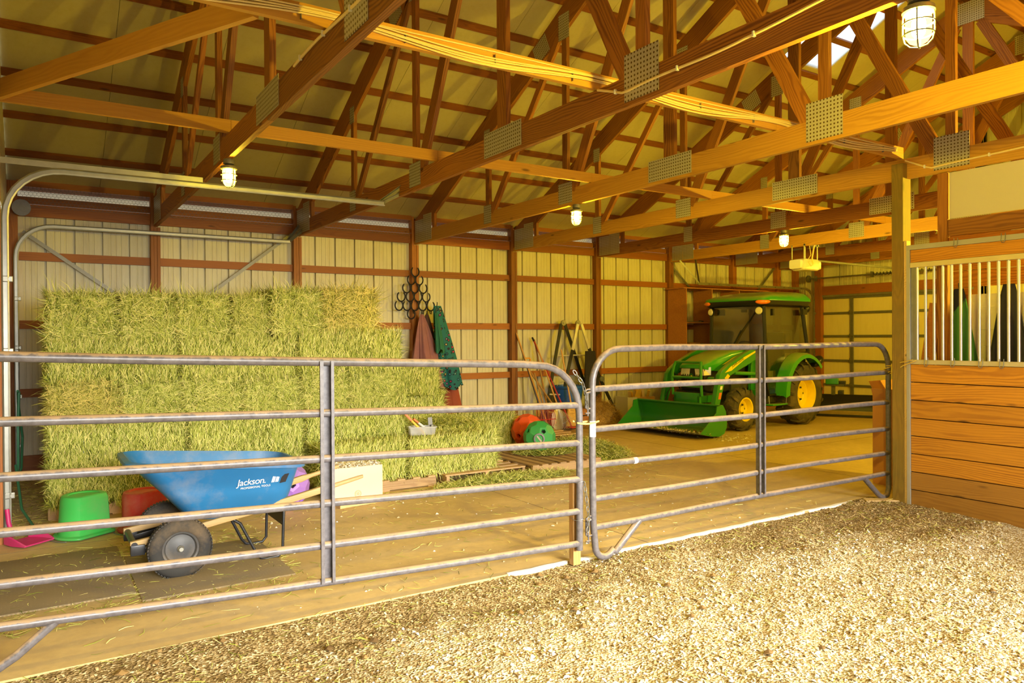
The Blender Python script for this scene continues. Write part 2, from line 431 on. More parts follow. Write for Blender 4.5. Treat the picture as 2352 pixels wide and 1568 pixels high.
# ------------------------------------------------------------------ the barn shell
TX = [1.3435 + 1.93 * k for k in range(7)] + [14.44]
WY = 11.17           # inner face of the long wall's siding
FX = 15.3            # far gable wall
LX = -0.26           # left gable wall
NY = -0.62           # open side behind the photographer
RIDGE = 5.27
def roof0(y): return 3.59 + 0.49 * (11.06 - y) if y >= RIDGE else 3.59 + 0.49 * (11.06 - (2 * RIDGE - y))
def chord_low(y):
    yy = y if y >= RIDGE else 2 * RIDGE - y
    return 3.64 - 0.06 + 0.49 * (10.31 - yy)

# floor slab
fl = struct('floor'); bm = bmesh.new()
xs = [LX - .05 + (FX - LX + .1) * i / 40 for i in range(41)]
box(bm, ((LX + FX) / 2, (4.33 + 11.3) / 2, -0.1), (FX - LX + .1, 11.3 - 4.33, 0.2))
bm_slab = bm; link('slab', mesh_of('slab', bm), M['floor'], fl)
bm = bmesh.new(); box(bm, (11.2, 1.8, -0.1), (8.1, 5.05, 0.2)); link('slab', mesh_of('slab_aisle', bm), M['floor'], fl)
# saw-cut control joints (dark filled grooves standing a hair proud of the slab)
jm = plain('joint_dirt', (0.22, 0.15, 0.07), 0.9)
for (a, b) in (((4.1, 4.35), (4.1, 11)), ((8.0, 4.35), (8.0, 11)), ((LX, 6.9), (FX, 6.9))):
    board('control_joint', (*a, 0.0), (*b, 0.0), 0.006, 0.003, jm, fl)
gb = bmesh.new(); box(gb, (7, -12, -0.35), (90, 90, 0.1)); og = obj('ground_outside', gb, plain('outside_gravel', (0.42, 0.38, 0.31), 0.9)); og['kind'] = 'structure'
tr = struct('trim_1'); bm = bmesh.new()
pts = [(2.75 + 4.05 * i / 60, 4.335 + 0.005 * math.sin(i * 1.7) - .004 * math.sin(i * .6)) for i in range(61)]
loft(bm, [[(x, y - .016 - .006 * math.sin(x * 9), -0.03), (x, y + .012, -0.03), (x, y + .012, .004), (x, y - .016 - .006 * math.sin(x * 9), .002)] for x, y in pts])
link('slab_edge_strip', mesh_of('slab_edge_strip', bm), plain('white_edge_strip', (0.84, 0.80, 0.72), 0.7), tr)

# one corrugated sheet: three pans, the big ribs stand outwards so they read as grooves from inside
def sheet_mesh(z0, z1, pans=3, pitch=0.3175):
    bm = bmesh.new(); prof = [(0, 0)]
    for k in range(pans):
        c = pitch * k + pitch / 2
        for s in (-0.062, 0.0, 0.062):
            prof += [(c + s - .010, 0), (c + s - .005, .005), (c + s + .005, .005), (c + s + .010, 0)]
        e = pitch * (k + 1)
        if k < pans - 1: prof += [(e - .014, 0), (e - .012, .05), (e + .012, .05), (e + .014, 0)]
    e = pitch * pans
    prof = [(0.0, .05), (.012, .05), (.014, 0)] + prof[1:] + [(e - .014, 0), (e - .012, .05), (e, .05)]
    A = [bm.verts.new((x, y, z0)) for x, y in prof]; B = [bm.verts.new((x, y, z1)) for x, y in prof]
    for i in range(len(prof) - 1): bm.faces.new((A[i], A[i + 1], B[i + 1], B[i]))
    me = mesh_of('siding_sheet', bm); me.materials.append(M['siding']); return me
wb = struct('wall_back')
sm = sheet_mesh(-0.06, 3.26)
x = 1.727 - 0.9525 * 3
while x < FX:
    o = link('siding_panel', sm, None, wb); o.location = (x, WY, 0); x += 0.9525
wl = struct('wall_left'); wr = struct('wall_right'); wf = struct('wall_front')
tall = sheet_mesh(-0.06, 6.6)
def gable(parent, X, y0, y1, rot, hi=True, z0=-0.06):
    """gable sheets cut along the roof slope"""
    y = y0
    while y < y1 - .01:
        w = min(0.9525, y1 - y); bm = bmesh.new(); pans = 3; prof = []
        for k in range(pans):
            e = w * k / pans; p = w / pans
            prof += [(e, .03), (e + .013, .03), (e + .02, 0), (e + p / 2 - .07, 0), (e + p / 2 - .065, .005), (e + p / 2 - .055, .005), (e + p / 2 - .05, 0), (e + p / 2 + .05, 0), (e + p / 2 + .055, .005), (e + p / 2 + .065, .005), (e + p / 2 + .07, 0), (e + p - .02, 0), (e + p - .013, .03)]
        prof.append((w, .03))
        A = []; B = []
        for a, d in prof:
            yy = y + a
            A.append(bm.verts.new((X + rot * d, yy, z0 if not callable(z0) else z0(yy)))); B.append(bm.verts.new((X + rot * d, yy, roof0(yy) + .03)))
        for i in range(len(prof) - 1): bm.faces.new((A[i], A[i + 1], B[i + 1], B[i]))
        link('siding_panel', mesh_of('gable_sheet', bm), M['siding'], parent); y += 0.9525
gable(wr, FX, 10.48, 11.2, 1); gable(wr, FX, NY, 7.2, 1)
gable(wr, FX, 7.2, 10.48, 1, z0=2.45)
gable(wl, LX, NY, 5.45, -1); gable(wl, LX, 5.45, 7.3, -1); gable(wl, LX, 7.3, 11.0, -1, z0=3.02); gable(wl, LX, 11.0, 11.2, -1)
# open side: sheets only beside and above the wide doorway
x = 7.3
while x < FX:
    o = link('siding_panel', sm, None, wf); o.rotation_euler.z = PI; o.location = (x + .9525, NY, 0); x += 0.9525
bm = bmesh.new(); box(bm, (3.4, NY + .03, 2.85), (7.9, 0.06, 1.0)); link('header', mesh_of('header', bm), M['girt'], wf)

# posts: laminated plies, the left ply runs up beside the truss
for k, X in enumerate(TX):
    bm = bmesh.new()
    box(bm, (X + .02, 11.115, 1.78), (.0385, .13, 3.68), bevel=.003)
    box(bm, (X + .06, 11.118, 1.55), (.0385, .13, 3.22), bevel=.003); box(bm, (X + .10, 11.112, 1.55), (.0385, .13, 3.22), bevel=.003)
    if k == 2:
        pass
    link('post', mesh_of('post', bm), M['post'], wb)
for X in (-.21, 15.17):
    bm = bmesh.new(); box(bm, (X, 11.11, 1.78), (.12, .12, 3.68), bevel=.004); link('post', mesh_of('post', bm), M['post'], wb)
edges = [-.16] + [v for X in TX for v in (X, X + .12)] + [15.12]
for i in range(0, len(edges), 2):
    a, b = edges[i], edges[i + 1]
    if b - a < .1: continue
    for z in (.923, 1.783, 2.643):
        board('girt', (a, 11.135, z + .053), (b, 11.135, z + .053), .04, .106, M['girt'], wb)
    board('splash_board', (a, 11.14, .08), (b, 11.14, .08), .04, .22, M['girt'], wb)
    board('eave_board', (a, 11.13, 3.27), (b, 11.13, 3.27), .04, .15, M['girt'], wb)
    board('eave_board', (a, 11.16, 3.40), (b, 11.16, 3.40), .04, .09, M['girt'], wb); board('eave_purlin', (a, 11.08, 3.605), (b, 11.08, 3.605), .038, .09, M['girt'], wb)
# chicken wire over the eave vent, one sheet for each bay
def netting(L, h):
    bm = bmesh.new(); cw, chh = 0.052, 0.036; r = .0017
    def seg(a, b):
        a = Vector((a[0], 0, a[1])); b = Vector((b[0], 0, b[1])); d = (b - a).normalized(); n = Vector((-d.z, 0, d.x)) * r
        bm.faces.new([bm.verts.new(p) for p in (a - n, b - n, b + n, a + n)])
    rows = int(h / chh); cols = int(L / cw)
    for j in range(rows + 1):
        off = cw / 2 if j % 2 else 0; z = j * chh
        for i in range(cols):
            x0 = i * cw + off
            seg((x0, z), (x0 + cw / 2, z + chh * .34)); seg((x0 + cw / 2, z + chh * .34), (x0 + cw, z))
            if j: seg((x0 + (0 if True else 0), z), (x0, z - chh * .66))
    return mesh_of('netting', bm, 'raw')
nm = netting(1.78, .36); nm.materials.append(M['netwire'])
tilt = math.radians(0)
for i in range(0, len(edges), 2):
    a, b = edges[i], edges[i + 1]
    if b - a < .1: continue
    o = link('chicken_wire', nm, None, wb); o.location = (a + .02, 11.055, 3.305); o.rotation_euler.x = math.radians(-3)
    o.scale.x = (b - a - .02) / 1.80; o['kind'] = 'stuff'
for (a, b) in (((-.1, 3.0), (1.26, 2.0)), ((3.26, 3.2), (1.9, 2.12)), ((11.05, 3.15), (12.2, 2.2)), ((14.4, 3.2), (13.3, 2.2))):
    board('wind_brace', (a[0], 11.10, a[1]), (b[0], 11.10, b[1]), .004, .045, M['steel_dull'], wb, up=(0.7, 0, .7))

# ceiling: purlins and liner panels up both slopes, one translucent sheet near the ridge
ce = struct('ceiling')
cols = [10.2 - 1.05 * k for k in range(10, -1, -1)] + [10.2 + 1.05 * k for k in range(1, 6)]
cols[0] = LX - .3; cols[-1] = FX + .4
def slope_panel(name, x0, x1, ya, yb, off, th, m, parent, gap=.002):
    bm = bmesh.new()
    P = [(x, y, roof0(y) + off) for y in (ya, yb) for x in (x0 + gap, x1 - gap)]
    lo = [bm.verts.new(p) for p in P]; hi = [bm.verts.new((p[0], p[1], p[2] + th)) for p in P]
    for q in ((0, 1, 3, 2),): bm.faces.new([lo[i] for i in q]); bm.faces.new([hi[i] for i in q][::-1])
    for a, b in ((0, 1), (1, 3), (3, 2), (2, 0)): bm.faces.new((lo[a], lo[b], hi[b], hi[a]))
    return link(name, mesh_of(name, bm), m, parent)
SKY = (9.15, 10.2, 5.42, 6.92)
for x0, x1 in zip(cols, cols[1:]):
    sky = abs(x0 - SKY[0]) < .02
    slope_panel('roof_panel', x0, x1, SKY[3] if sky else RIDGE, 11.62, .045, .03, M['roofpanel'], ce)
    slope_panel('roof_panel', x0, x1, -1.0, RIDGE - .001, .045, .03, M['roofpanel'], ce)
    if sky:
        slope_panel('roof_panel', x0, x1, RIDGE, SKY[2], .045, .03, M['roofpanel'], ce)
        slope_panel('skylight_sheet', x0, x1, SKY[2], SKY[3], .06, .004, M['skylight'], ce)
for a, b, y0, y1 in ((LX - .3, SKY[0], RIDGE, 11.64), (SKY[1], FX + .4, RIDGE, 11.64), (SKY[0], SKY[1], SKY[3], 11.64), (SKY[0], SKY[1], RIDGE, SKY[2]), (LX - .3, FX + .4, -1.05, RIDGE)):
    slope_panel('roof_deck', a, b, y0, y1, .085, .02, M['steel'], ce, 0)
slope_panel('soffit', LX - .3, FX + .4, 11.20, 11.62, .036, .006, M['white'], ce)
PUR = [11.16, 10.55, 9.95, 9.36, 8.77, 8.18, 7.60, 7.01, 6.43, 5.85, 5.38]
PUR += [2 * RIDGE - y for y in PUR]
for y in PUR:
    z = roof0(y) + .02; s = -.49 if y > RIDGE else .49
    for a, b in ((LX, 5.2), (5.2, 10.1), (10.1, FX)):
        board('purlin', (a, y, z), (b, y, z), .088, .038, M['purlin'], ce, up=(0, -s, 1))

# ------------------------------------------------------------------ roof trusses
def plate(y0, y1, z0, z1, X, parent, tilt=0.0):
    return board('connector_plate', (X, y1, (z0 + z1) / 2 + tilt), (X, y0, (z0 + z1) / 2 - tilt), .004, z1 - z0, M['plate'], parent)
LAB = ['roof truss nearest the left garage door, its tail over the top of the hay stack',
       'second roof truss from the left, with the cable clipped along its bottom chord',
       'third roof truss from the left, meeting the wall at the post with the horseshoe rack',
       'fourth roof truss from the left, its bottom chord behind the top of the stall post',
       'fifth roof truss from the left, carrying the third caged lamp over the tractor',
       'sixth roof truss from the left, carrying the garage door opener',
       'seventh roof truss from the left, just past the garage door opener',
       'last dark roof truss close to the far garage door wall']
for k, X in enumerate(TX):
    t = thing('roof_truss', LAB[k], 'truss', (X + .0625, RIDGE, 3.163), group='roof trusses')
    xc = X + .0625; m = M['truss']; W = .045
    mb = M['truss_pale_lit'] if k in (2, 3, 5) else m  # lamp-lit chords take the paler, brightened lumber
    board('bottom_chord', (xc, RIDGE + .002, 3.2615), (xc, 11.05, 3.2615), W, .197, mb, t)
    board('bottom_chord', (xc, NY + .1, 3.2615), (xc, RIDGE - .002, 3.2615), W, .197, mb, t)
    hh = .285; n = Vector((0, .49, 1)).normalized()
    for s in (1, -1):
        def Y(v): return v if s > 0 else 2 * RIDGE - v
        a = Vector((xc, Y(11.12), 0)); b = Vector((xc, Y(RIDGE + .002), 0))
        zl = lambda y: chord_low(y) + .158
        board('top_chord', (xc, a.y, zl(a.y)), (xc, Y(7.32), zl(7.32)), W, hh, m, t, up=(0, s * .49, 1))
        board('top_chord', (xc, Y(7.316), zl(7.316)), (xc, b.y, zl(b.y)), W, hh, m, t, up=(0, s * .49, 1))
        for yv, wv in ((8.72, .09), (6.96, .09)):
            board('vertical_web', (xc, Y(yv), 3.30), (xc, Y(yv), chord_low(yv) + .1), W, wv, m, t, up=(0, 1, 0))
        board('diagonal_web', (xc, Y(8.62), 3.34), (xc, Y(7.08), chord_low(7.08) + .02), W, .09, m, t, up=(0, 1, .3))
        board('diagonal_web', (xc, Y(6.84), 3.34), (xc, Y(5.44), chord_low(5.44) + .02), W, .14, m, t, up=(0, 1, .3))
        board('heel_block', (xc, Y(10.36), 3.36), (xc, Y(10.36), chord_low(10.36) + .05), W, .07, m, t, up=(0, 1, 0))
        board('heel_block', (xc, Y(10.98), 3.36), (xc, Y(10.98), 3.50), W, .10, m, t, up=(0, 1, 0))
        for Xp in (X + .037,):
            if s > 0:
                plate(10.42, 10.70, 3.185, 3.60, Xp, t); plate(10.71, 11.0, 3.185, 3.54, Xp, t)
            plate(Y(8.72) - .10, Y(8.72) + .09, 3.20, 3.45, Xp, t)
            plate(Y(6.96) - .14, Y(6.96) + .12, 3.20, 3.44, Xp, t)
            if s < 0: plate(Y(6.96) - .17, Y(6.96) + .15, 3.19, 3.50, Xp - .001, t)
            plate(Y(6.96) - .10, Y(6.96) + .10, chord_low(6.96) - .1, chord_low(6.96) + .2, Xp, t)
            plate(Y(8.72) - .07, Y(8.72) + .07, chord_low(8.72) - .08, chord_low(8.72) + .12, Xp, t)
            plate(Y(7.42) - .13, Y(7.42) + .13, chord_low(7.42) + .03, chord_low(7.42) + .28, Xp, t, s * -.06)
    board('king_post', (xc, RIDGE, 3.36), (xc, RIDGE, chord_low(RIDGE) + .1), W, .14, m, t, up=(0, 1, 0))
    plate(RIDGE - .30, RIDGE + .28, 3.19, 3.40, X + .036, t)
    plate(RIDGE - .22, RIDGE + .22, chord_low(RIDGE) - .05, chord_low(RIDGE) + .25, X + .036, t)

b1 = thing('lateral_brace', 'long orange brace board lying on the truss chords nearer the wall, above the wall-side lamps', 'brace', (0, 6.5, 3.365))
for i in range(8):
    a = -.2 if i == 0 else TX[i - 1] + .0625; b = TX[i] + .06 if i < 7 else 14.5
    if b > a: board('brace_board', (a, 6.5, 3.418), (b, 6.5, 3.418), .038, .105, M['brace'], b1)
b2 = thing('lateral_brace', 'brace board on the truss chords carrying the thick bundle of cream cables', 'brace', (0, 4.05, 3.365))
for a, b in ((-.2, 1.4), (1.4, 3.34), (3.34, 5.27), (5.27, 7.19)):
    board('brace_board', (a, 4.05, 3.422), (b, 4.05, 3.422), .038, .11, M['brace'], b2)
b3 = thing('diagonal_brace', 'slanting brace board at the upper left running between the two long brace boards', 'brace', (.3, 5.3, 3.365))
board('brace_board', (-.2, 6.47, 3.435), (1.02, 4.10, 3.435), .038, .135, M['brace'], b3)

# cables
cb = thing('cable_bundle', 'thick bundle of cream cables stapled along the brace board overhead', 'cable', (0, 4.0, 3.36))
bm = bmesh.new(); rr = random.Random(3)
for j in range(8):
    ph = rr.uniform(0, 6); pts = []; n = 110; top = j == 0
    for i in range(n + 1):
        x = -.2 + 7.25 * i / n; u = ((x + .55) / 1.93) % 1.0
        sw = .5 + .5 * math.cos(2 * PI * u)                      # high at each truss, low between
        z = (.093 if top else .022 + .050 * sw + (j - 4) * .0085 * (1.15 - .55 * sw)) + .004 * math.sin(x * 2.3 + ph)
        pts.append((x, .05 - .026 - .010 * (j % 2), z))
    tube(bm, pts, .0052, 6)
link('cables', mesh_of('cables', bm, 40), M['wire'], cb)
bm = bmesh.new()
for x in [i * .62 for i in range(12)]: box(bm, (x, .022, .05), (.004, .02, .055))
link('staples', mesh_of('staples', bm), M['steel_dull'], cb)
def single_cable(X, y0, y1, z, label, amp, name='clipped_cable'):
    c = thing(name, label, 'cable', (X, y0, z)); bm = bmesh.new(); n = 60
    pts = [(0, (y1 - y0) * i / n, amp(i / n)) for i in range(n + 1)]
    tube(bm, pts, .009, 7); link('cable', mesh_of('cable', bm, 40), M['wire'], c)
    bm = bmesh.new()
    for i in range(3, n, 9): box(bm, (-.004, (y1 - y0) * i / n, amp(i / n)), (.02, .012, .03))
    link('cable_clips', mesh_of('cable_clips', bm), M['white'], c)
single_cable(TX[1] + .03, 4.0, .2, 3.22, 'cream cable snaking along the bottom chord of the second truss', lambda t: .13 * max(0, 1 - 14 * t) + .075 * min(1, t * 3) + .02 * math.sin(t * 15))
single_cable(TX[3] + .03, 4.0, .2, 3.20, 'cream cable clipped along the chord above the stall front', lambda t: .14 * max(0, 1 - 16 * t) + .07 * min(1, t * 3) + .008 * math.sin(t * 17))
single_cable(TX[0] + .03, 4.6, 1.8, 3.22, 'cream cable clipped along the first truss chord at the top of the picture', lambda t: .11 + .012 * math.sin(t * 12))

# ------------------------------------------------------------------ caged jar lamps
def jar_lamp(loc, label, k=1.0):
    """loc = underside of the chord"""
    t = thing('jar_lamp', label, 'lamp', loc, group='caged jar lamps')
    bm = bmesh.new(); lathe(bm, [(0, 0), (.042, 0), (.045, -.012), (.045, -.04), (.03, -.046), (0, -.046)], 20); link('junction_box', mesh_of('junction_box', bm, 35), M['steel_dull'], t)
    bm = bmesh.new(); lathe(bm, [(0, -.046), (.03, -.046), (.055, -.058), (.066, -.062), (.068, -.082), (.060, -.088), (0, -.088)], 24); link('collar', mesh_of('collar', bm, 35), M['steel'], t)
    bm = bmesh.new(); lathe(bm, [(.052, -.088), (.054, -.12), (.054, -.17), (.050, -.195), (.038, -.214), (.02, -.225), (0, -.228)], 20); link('lamp_glass', mesh_of('lamp_glass', bm, 60), M['envelope'], t)
    bm = bmesh.new(); lathe(bm, [(.014, -.09), (.018, -.10), (.028, -.125), (.030, -.15), (.026, -.18), (.014, -.195), (0, -.198)], 16); link('bulb', mesh_of('bulb', bm, 60), lamp_bulb(k), t)
    bm = bmesh.new()
    for k in range(4):
        a = PI * k / 2 + .4; q = [(.062, -.085), (.064, -.12), (.064, -.175), (.056, -.21), (.035, -.232), (0, -.24)]
        tube(bm, [(r * math.cos(a), r * math.sin(a), z) for r, z in q], .0036, 6)
    for r, z in ((.064, -.13), (.062, -.18)):
        tube(bm, [(r * math.cos(2 * PI * i / 24), r * math.sin(2 * PI * i / 24), z) for i in range(24)], .0036, 6, closed=True)
    link('wire_cage', mesh_of('wire_cage', bm, 40), M['steel_dull'], t)
    return t
jar_lamp((TX[0] + .0625, 6.59, 3.163), 'lit caged jar lamp on the first truss, above the left of the hay stack', .12)
jar_lamp((TX[2] + .0625, 6.77, 3.163), 'lit caged jar lamp on the third truss, in front of the aluminium ladder', .42)
jar_lamp((TX[4] + .0625, 6.87, 3.163), 'small lit caged jar lamp on the fifth truss, above the tractor cab', .7)
jar_lamp((TX[1] + .0625, 1.80, 3.163), 'large lit caged jar lamp cut off by the top of the picture, nearest of all', 2.3)
jar_lamp((TX[6] + .0625, 6.90, 3.163), 'lit caged jar lamp on the seventh truss, hidden behind the chords before it', .8)
jar_lamp((TX[4] + .0625, 1.80, 3.163), 'lit caged jar lamp above the stall aisle, out beyond the right edge of the picture', 5.5)
# ------------------------------------------------------------------ pipe gates
GY = 4.21
def channel(bm, X, z0, z1, w=.062, d=.05):
    """pressed uprights: a web with two lips towards the viewer"""
    for (cx, cy, sx, sy) in ((0, .012, w, .004), (-w / 2, -.012, .008, d), (w / 2, -.012, .008, d), (-w / 2 - .008, -.036, .018, .004), (w / 2 - .006, -.036, .016, .004)):
        box(bm, (X + cx, cy, (z0 + z1) / 2), (sx, sy, z1 - z0))
g1 = thing('pipe_gate', 'left dusty grey pipe gate of six rails, in front of the blue wheelbarrow', 'gate', (0, GY, 0))
def zr(z0, z1, x): return z0 + (z1 - z0) * (x + .13) / 3.11
RL = [(1.56, 1.45), (1.26, 1.16), (1.0, .89), (.74, .63), (.50, .40), (.30, .17)]
bm = bmesh.new()
pts = [(-.44, 0, .06), (-.44, 0, 1.3)] + [(-.44 + .2 - .2 * math.cos(a), 0, 1.365 + .205 * math.sin(a)) for a in [PI / 2 * i / 6 for i in range(7)]]
xs = [.5, 1.0, 1.5, 2.0, 2.5, 2.8]
pts += [(x, 0, zr(1.56, 1.45, x)) for x in xs]
c0 = (2.93, 1.09)
pts += [(2.93 + .36 * math.sin(a), 0, c0[1] + .355 * math.cos(a)) for a in [PI / 2 * i / 8 for i in range(9)]]
pts += [(3.29, 0, .6), (3.285, 0, .11)]
tube(bm, pts, .0255, 12); link('frame_tube', mesh_of('frame_tube', bm, 50), M['gate'], g1)
for i, (a, b) in enumerate(RL[1:]):
    bm = bmesh.new(); n = 10
    tube(bm, [(x, 0, zr(a, b, x) - .012 * math.sin(PI * (x + .2) / 3.5) * (1 if i > 2 else .3)) for x in [-.43 + 3.71 * k / n for k in range(n + 1)]], .0235, 12)
    link('rail', mesh_of('rail', bm, 50), M['gate'], g1)
bm = bmesh.new(); channel(bm, 1.43, .225, 1.51); link('upright', mesh_of('upright', bm), M['gate'], g1)
bm = bmesh.new(); tube(bm, [(.08, 0, .28), (-.08, 0, .15), (-.26, 0, .045), (-.32, 0, .026), (-.39, 0, .03), (-.435, 0, .07)], .022, 12); link('foot_loop', mesh_of('foot_loop', bm, 50), M['gate'], g1)

g2 = thing('pipe_gate', 'right grey pipe gate of six rails, in front of the tractor', 'gate', (0, GY, 0))
bm = bmesh.new()
pts = [(3.86, 0, .245), (3.72, 0, .13), (3.62, 0, .045)] + [(3.50 - .09 * math.sin(a) + .02, 0, .115 - .09 * math.cos(a)) for a in [PI / 2 * (i / 5 - .6) for i in range(9)]]
pts += [(3.412, 0, .3), (3.408, 0, .8), (3.41, 0, 1.25)] + [(3.67 - .26 * math.cos(a), 0, 1.285 + .265 * math.sin(a)) for a in [PI / 2 * i / 8 for i in range(9)]]
pts += [(x, 0, 1.55 + .006 * math.sin(x * 2)) for x in (4.2, 4.8, 5.4, 6.0, 6.6)]
pts += [(6.99 + .23 * math.sin(a), 0, 1.315 + .235 * math.cos(a)) for a in [PI / 2 * i / 7 for i in range(8)]]
pts += [(7.222, 0, .7), (7.222, 0, .10), (7.19, 0, .035), (7.12, 0, .022), (7.05, 0, .05), (6.92, 0, .15), (6.80, 0, .245)]
tube(bm, pts, .0255, 12); link('frame_tube', mesh_of('frame_tube', bm, 50), M['gate'], g2)
for i, z in enumerate((1.26, .962, .702, .462, .258)):
    bm = bmesh.new(); n = 10
    tube(bm, [(3.41 + 3.81 * k / n, 0, z + .006 * math.sin(k * .8 + i)) for k in range(n + 1)], .0235, 12)
    link('rail', mesh_of('rail', bm, 50), M['gate'], g2)
bm = bmesh.new(); channel(bm, 5.255, .28, 1.56); link('upright', mesh_of('upright', bm), M['gate'], g2)
for z in (1.19, .27):
    bm = bmesh.new()
    tube(bm, [(3.40, 0, z + .07), (3.355, -.01, z + .07), (3.34, -.01, z + .06), (3.34, -.01, z - .06), (3.355, -.01, z - .07), (3.40, 0, z - .07)], .007, 8)
    tube(bm, [(3.352, -.02, z + .05), (3.352, -.02, z - .12)], .006, 8); tube(bm, [(3.33, -.02, z + .045), (3.375, -.02, z + .05)], .008, 8)
    tube(bm, [(3.33, -.02, z - .10), (3.37, -.02, z - .10)], .006, 8)
    link('latch', mesh_of('latch', bm, 50), M['gate'], g2)
tapem = plain('white_tape', (0.86, 0.85, 0.83), 0.5, var=.03)
bm = bmesh.new()
for k in range(7):
    a0, a1 = [math.radians(-170 + 160 * v / 7) for v in (k, k + 1)]
    q = [(3.408 + .0266 * math.cos(a), .0266 * math.sin(a), z) for a, z in ((a0, .915), (a1, .915), (a1, 1.03), (a0, 1.03))]
    bm.faces.new([bm.verts.new(p) for p in q])
link('tape_tag', mesh_of('tape_tag', bm, 'raw'), tapem, g2)
bm = bmesh.new()
for k in range(10):
    a0, a1 = [math.radians(360 * v / 10) for v in (k, k + 1)]
    q = [(x, .0248 * math.cos(a), .703 + .0248 * math.sin(a)) for a, x in ((a0, 3.80), (a1, 3.80), (a1, 3.835), (a0, 3.835))]
    bm.faces.new([bm.verts.new(p) for p in q])
link('tape_tag', mesh_of('tape_tag', bm, 'raw'), tapem, g2)

def chain(name, label, pts, r=.006, link_l=.034, m=None, cat='chain'):
    pts = [Vector(p) for p in pts]
    t = thing(name, label, cat, tuple(pts[-1])); bm = bmesh.new(); L = 0; i = 0
    segs = [(a, b, (b - a).length) for a, b in zip(pts, pts[1:])]; tot = sum(s[2] for s in segs); n = max(2, int(tot / link_l))
    for k in range(n):
        d = tot * (k + .5) / n
        for a, b, l in segs:
            if d <= l: break
            d -= l
        c = a.lerp(b, min(1, d / l)) - pts[-1]; dr = (b - a).normalized(); s, u = frame_of(dr); w = s if k % 2 else u
        tube(bm, [c + dr * (link_l * .68) * math.cos(q) + w * .011 * math.sin(q) for q in [2 * PI * j / 10 for j in range(10)]], r * .55, 5, closed=True)
    link('links', mesh_of('links', bm, 50), m or M['steel_dull'], t); return t
chain('gate_chain', 'rusty chain hanging from the rounded corner of the left gate to the upper latch', [(3.22, GY - .028, 1.40), (3.29, GY - .04, 1.31), (3.325, GY - .035, 1.22), (3.345, GY - .03, 1.12)])
chain('gate_chain', 'rusty chain wrapped on the lower latch between the two gates', [(3.315, GY - .02, .60), (3.33, GY - .035, .45), (3.345, GY - .035, .34), (3.335, GY - .035, .24)])
tw = thing('tie_rope', 'yellow braided rope looped round both gate uprights', 'rope', (3.35, GY, 1.03)); bm = bmesh.new()
for s in (-1, 1):
    tube(bm, [(-.10 + .20 * i / 30, s * .032 * (1 - .2 * abs(i / 15 - 1)), -.012 * math.sin(PI * i / 30) + .0025 * (i % 2) + s * .004) for i in range(31)], [.006 + .0015 * (i % 2) for i in range(31)], 6)
link('rope', mesh_of('rope', bm, 50), plain('yellow_rope', (0.75, 0.55, 0.16), .8), tw)
for m_ in ():
    pass
st = thing('wooden_stake', 'raw timber stake wired to the end of the left gate', 'stake', (3.295, GY + .065, 0)); bm = bmesh.new()
box(bm, (0, 0, .31), (.068, .05, .64), bevel=.003); link('stake', mesh_of('stake', bm), wood('stake_wood', (0.66, 0.36, 0.10), (0.42, 0.19, 0.045), 18, .6, axis='Z'), st)
bm = bmesh.new()
for z in (.33, .60): tube(bm, [(.045 * math.cos(a) - .0, -.03 + .062 * math.sin(a), z + .006 * math.sin(3 * a)) for a in [2 * PI * i / 20 for i in range(20)]], .002, 5, closed=True)
link('tie_wire', mesh_of('tie_wire', bm), M['steel_dull'], st)
yb = thing('tie_strap', 'thin yellow cord from the right gate to the stall front', 'cord', (7.2, 4.18, 1.35)); bm = bmesh.new()
tube(bm, [(-.02, .03, -.02), (.015, .0, -.015), (-.0, -.06, .0), (-.13, -.19, .025), (-.135, -.30, .05)], .0045, 6)
tube(bm, [(-.02, .03, -.11), (.02, .02, -.10), (-.01, -.06, -.07), (-.13, -.20, -.01), (-.135, -.335, .045)], .0045, 6)
tube(bm, [(.022 * 1.3 * math.cos(a), .03 + .03 * math.sin(a), -.11 + .09 * (i / 24)) for i, a in enumerate([2 * PI * i / 12 for i in range(25)])], .004, 6)
link('cord', mesh_of('cord', bm, 50), plain('yellow_cord', (0.85, 0.62, 0.10), .6), yb)

# ------------------------------------------------------------------ horse stall on the right
SX = 7.12
tp = thing('timber_post', 'tall greenish treated timber post at the corner of the horse stall', 'post', (7.17, 4.03, -.05)); bm = bmesh.new()
box(bm, (0, .015, 1.68), (.14, .115, 3.36), bevel=.006); link('post', mesh_of('post', bm), M['treated'], tp)
bm = bmesh.new(); box(bm, (-.03, -.06, 1.30), (.07, .03, 2.6), bevel=.003); link('trim_strip', mesh_of('trim_strip', bm), M['pine'], tp)
sf = thing('stall_front', 'horse stall front of wide orange boards below a row of metal bars', 'stall', (SX, 2.5, 0))
YE = -.3
def sfbox(name, y0, y1, z0, z1, x0, x1, m, bevel=.002):
    bm = bmesh.new(); box(bm, ((x0 + x1) / 2, (y0 + y1) / 2 - 2.5, (z0 + z1) / 2), (x1 - x0, y1 - y0, z1 - z0), bevel=bevel); return link(name, mesh_of(name, bm), m, sf)
sfm = plain('stall_steel', (0.52, 0.50, 0.43), .4, .45, var=.08)
sfbox('frame_upright', 3.918, 3.952, 0, 2.5, -.03, .03, sfm); sfbox('frame_top', YE, 3.952, 2.455, 2.502, -.032, .03, sfm)
sfbox('bar_rail', YE, 3.915, 2.285, 2.332, -.03, .025, plain('yellow_zinc_rail', (0.78, 0.66, 0.30), .4, .3, var=.08)); sfbox('sill_rail', YE, 3.915, 1.36, 1.402, -.034, .03, plain('sill_steel', (0.70, 0.60, 0.34), .42, .4, var=.1))
sfbox('inner_upright', 3.865, 3.915, 1.40, 2.285, -.012, .03, M['steel'])
for a, b in ((YE, 2.0), (2.003, 3.915)):
    board('plank', (SX, b, 2.394), (SX, a, 2.394), .04, .118, M['plank'], sf)
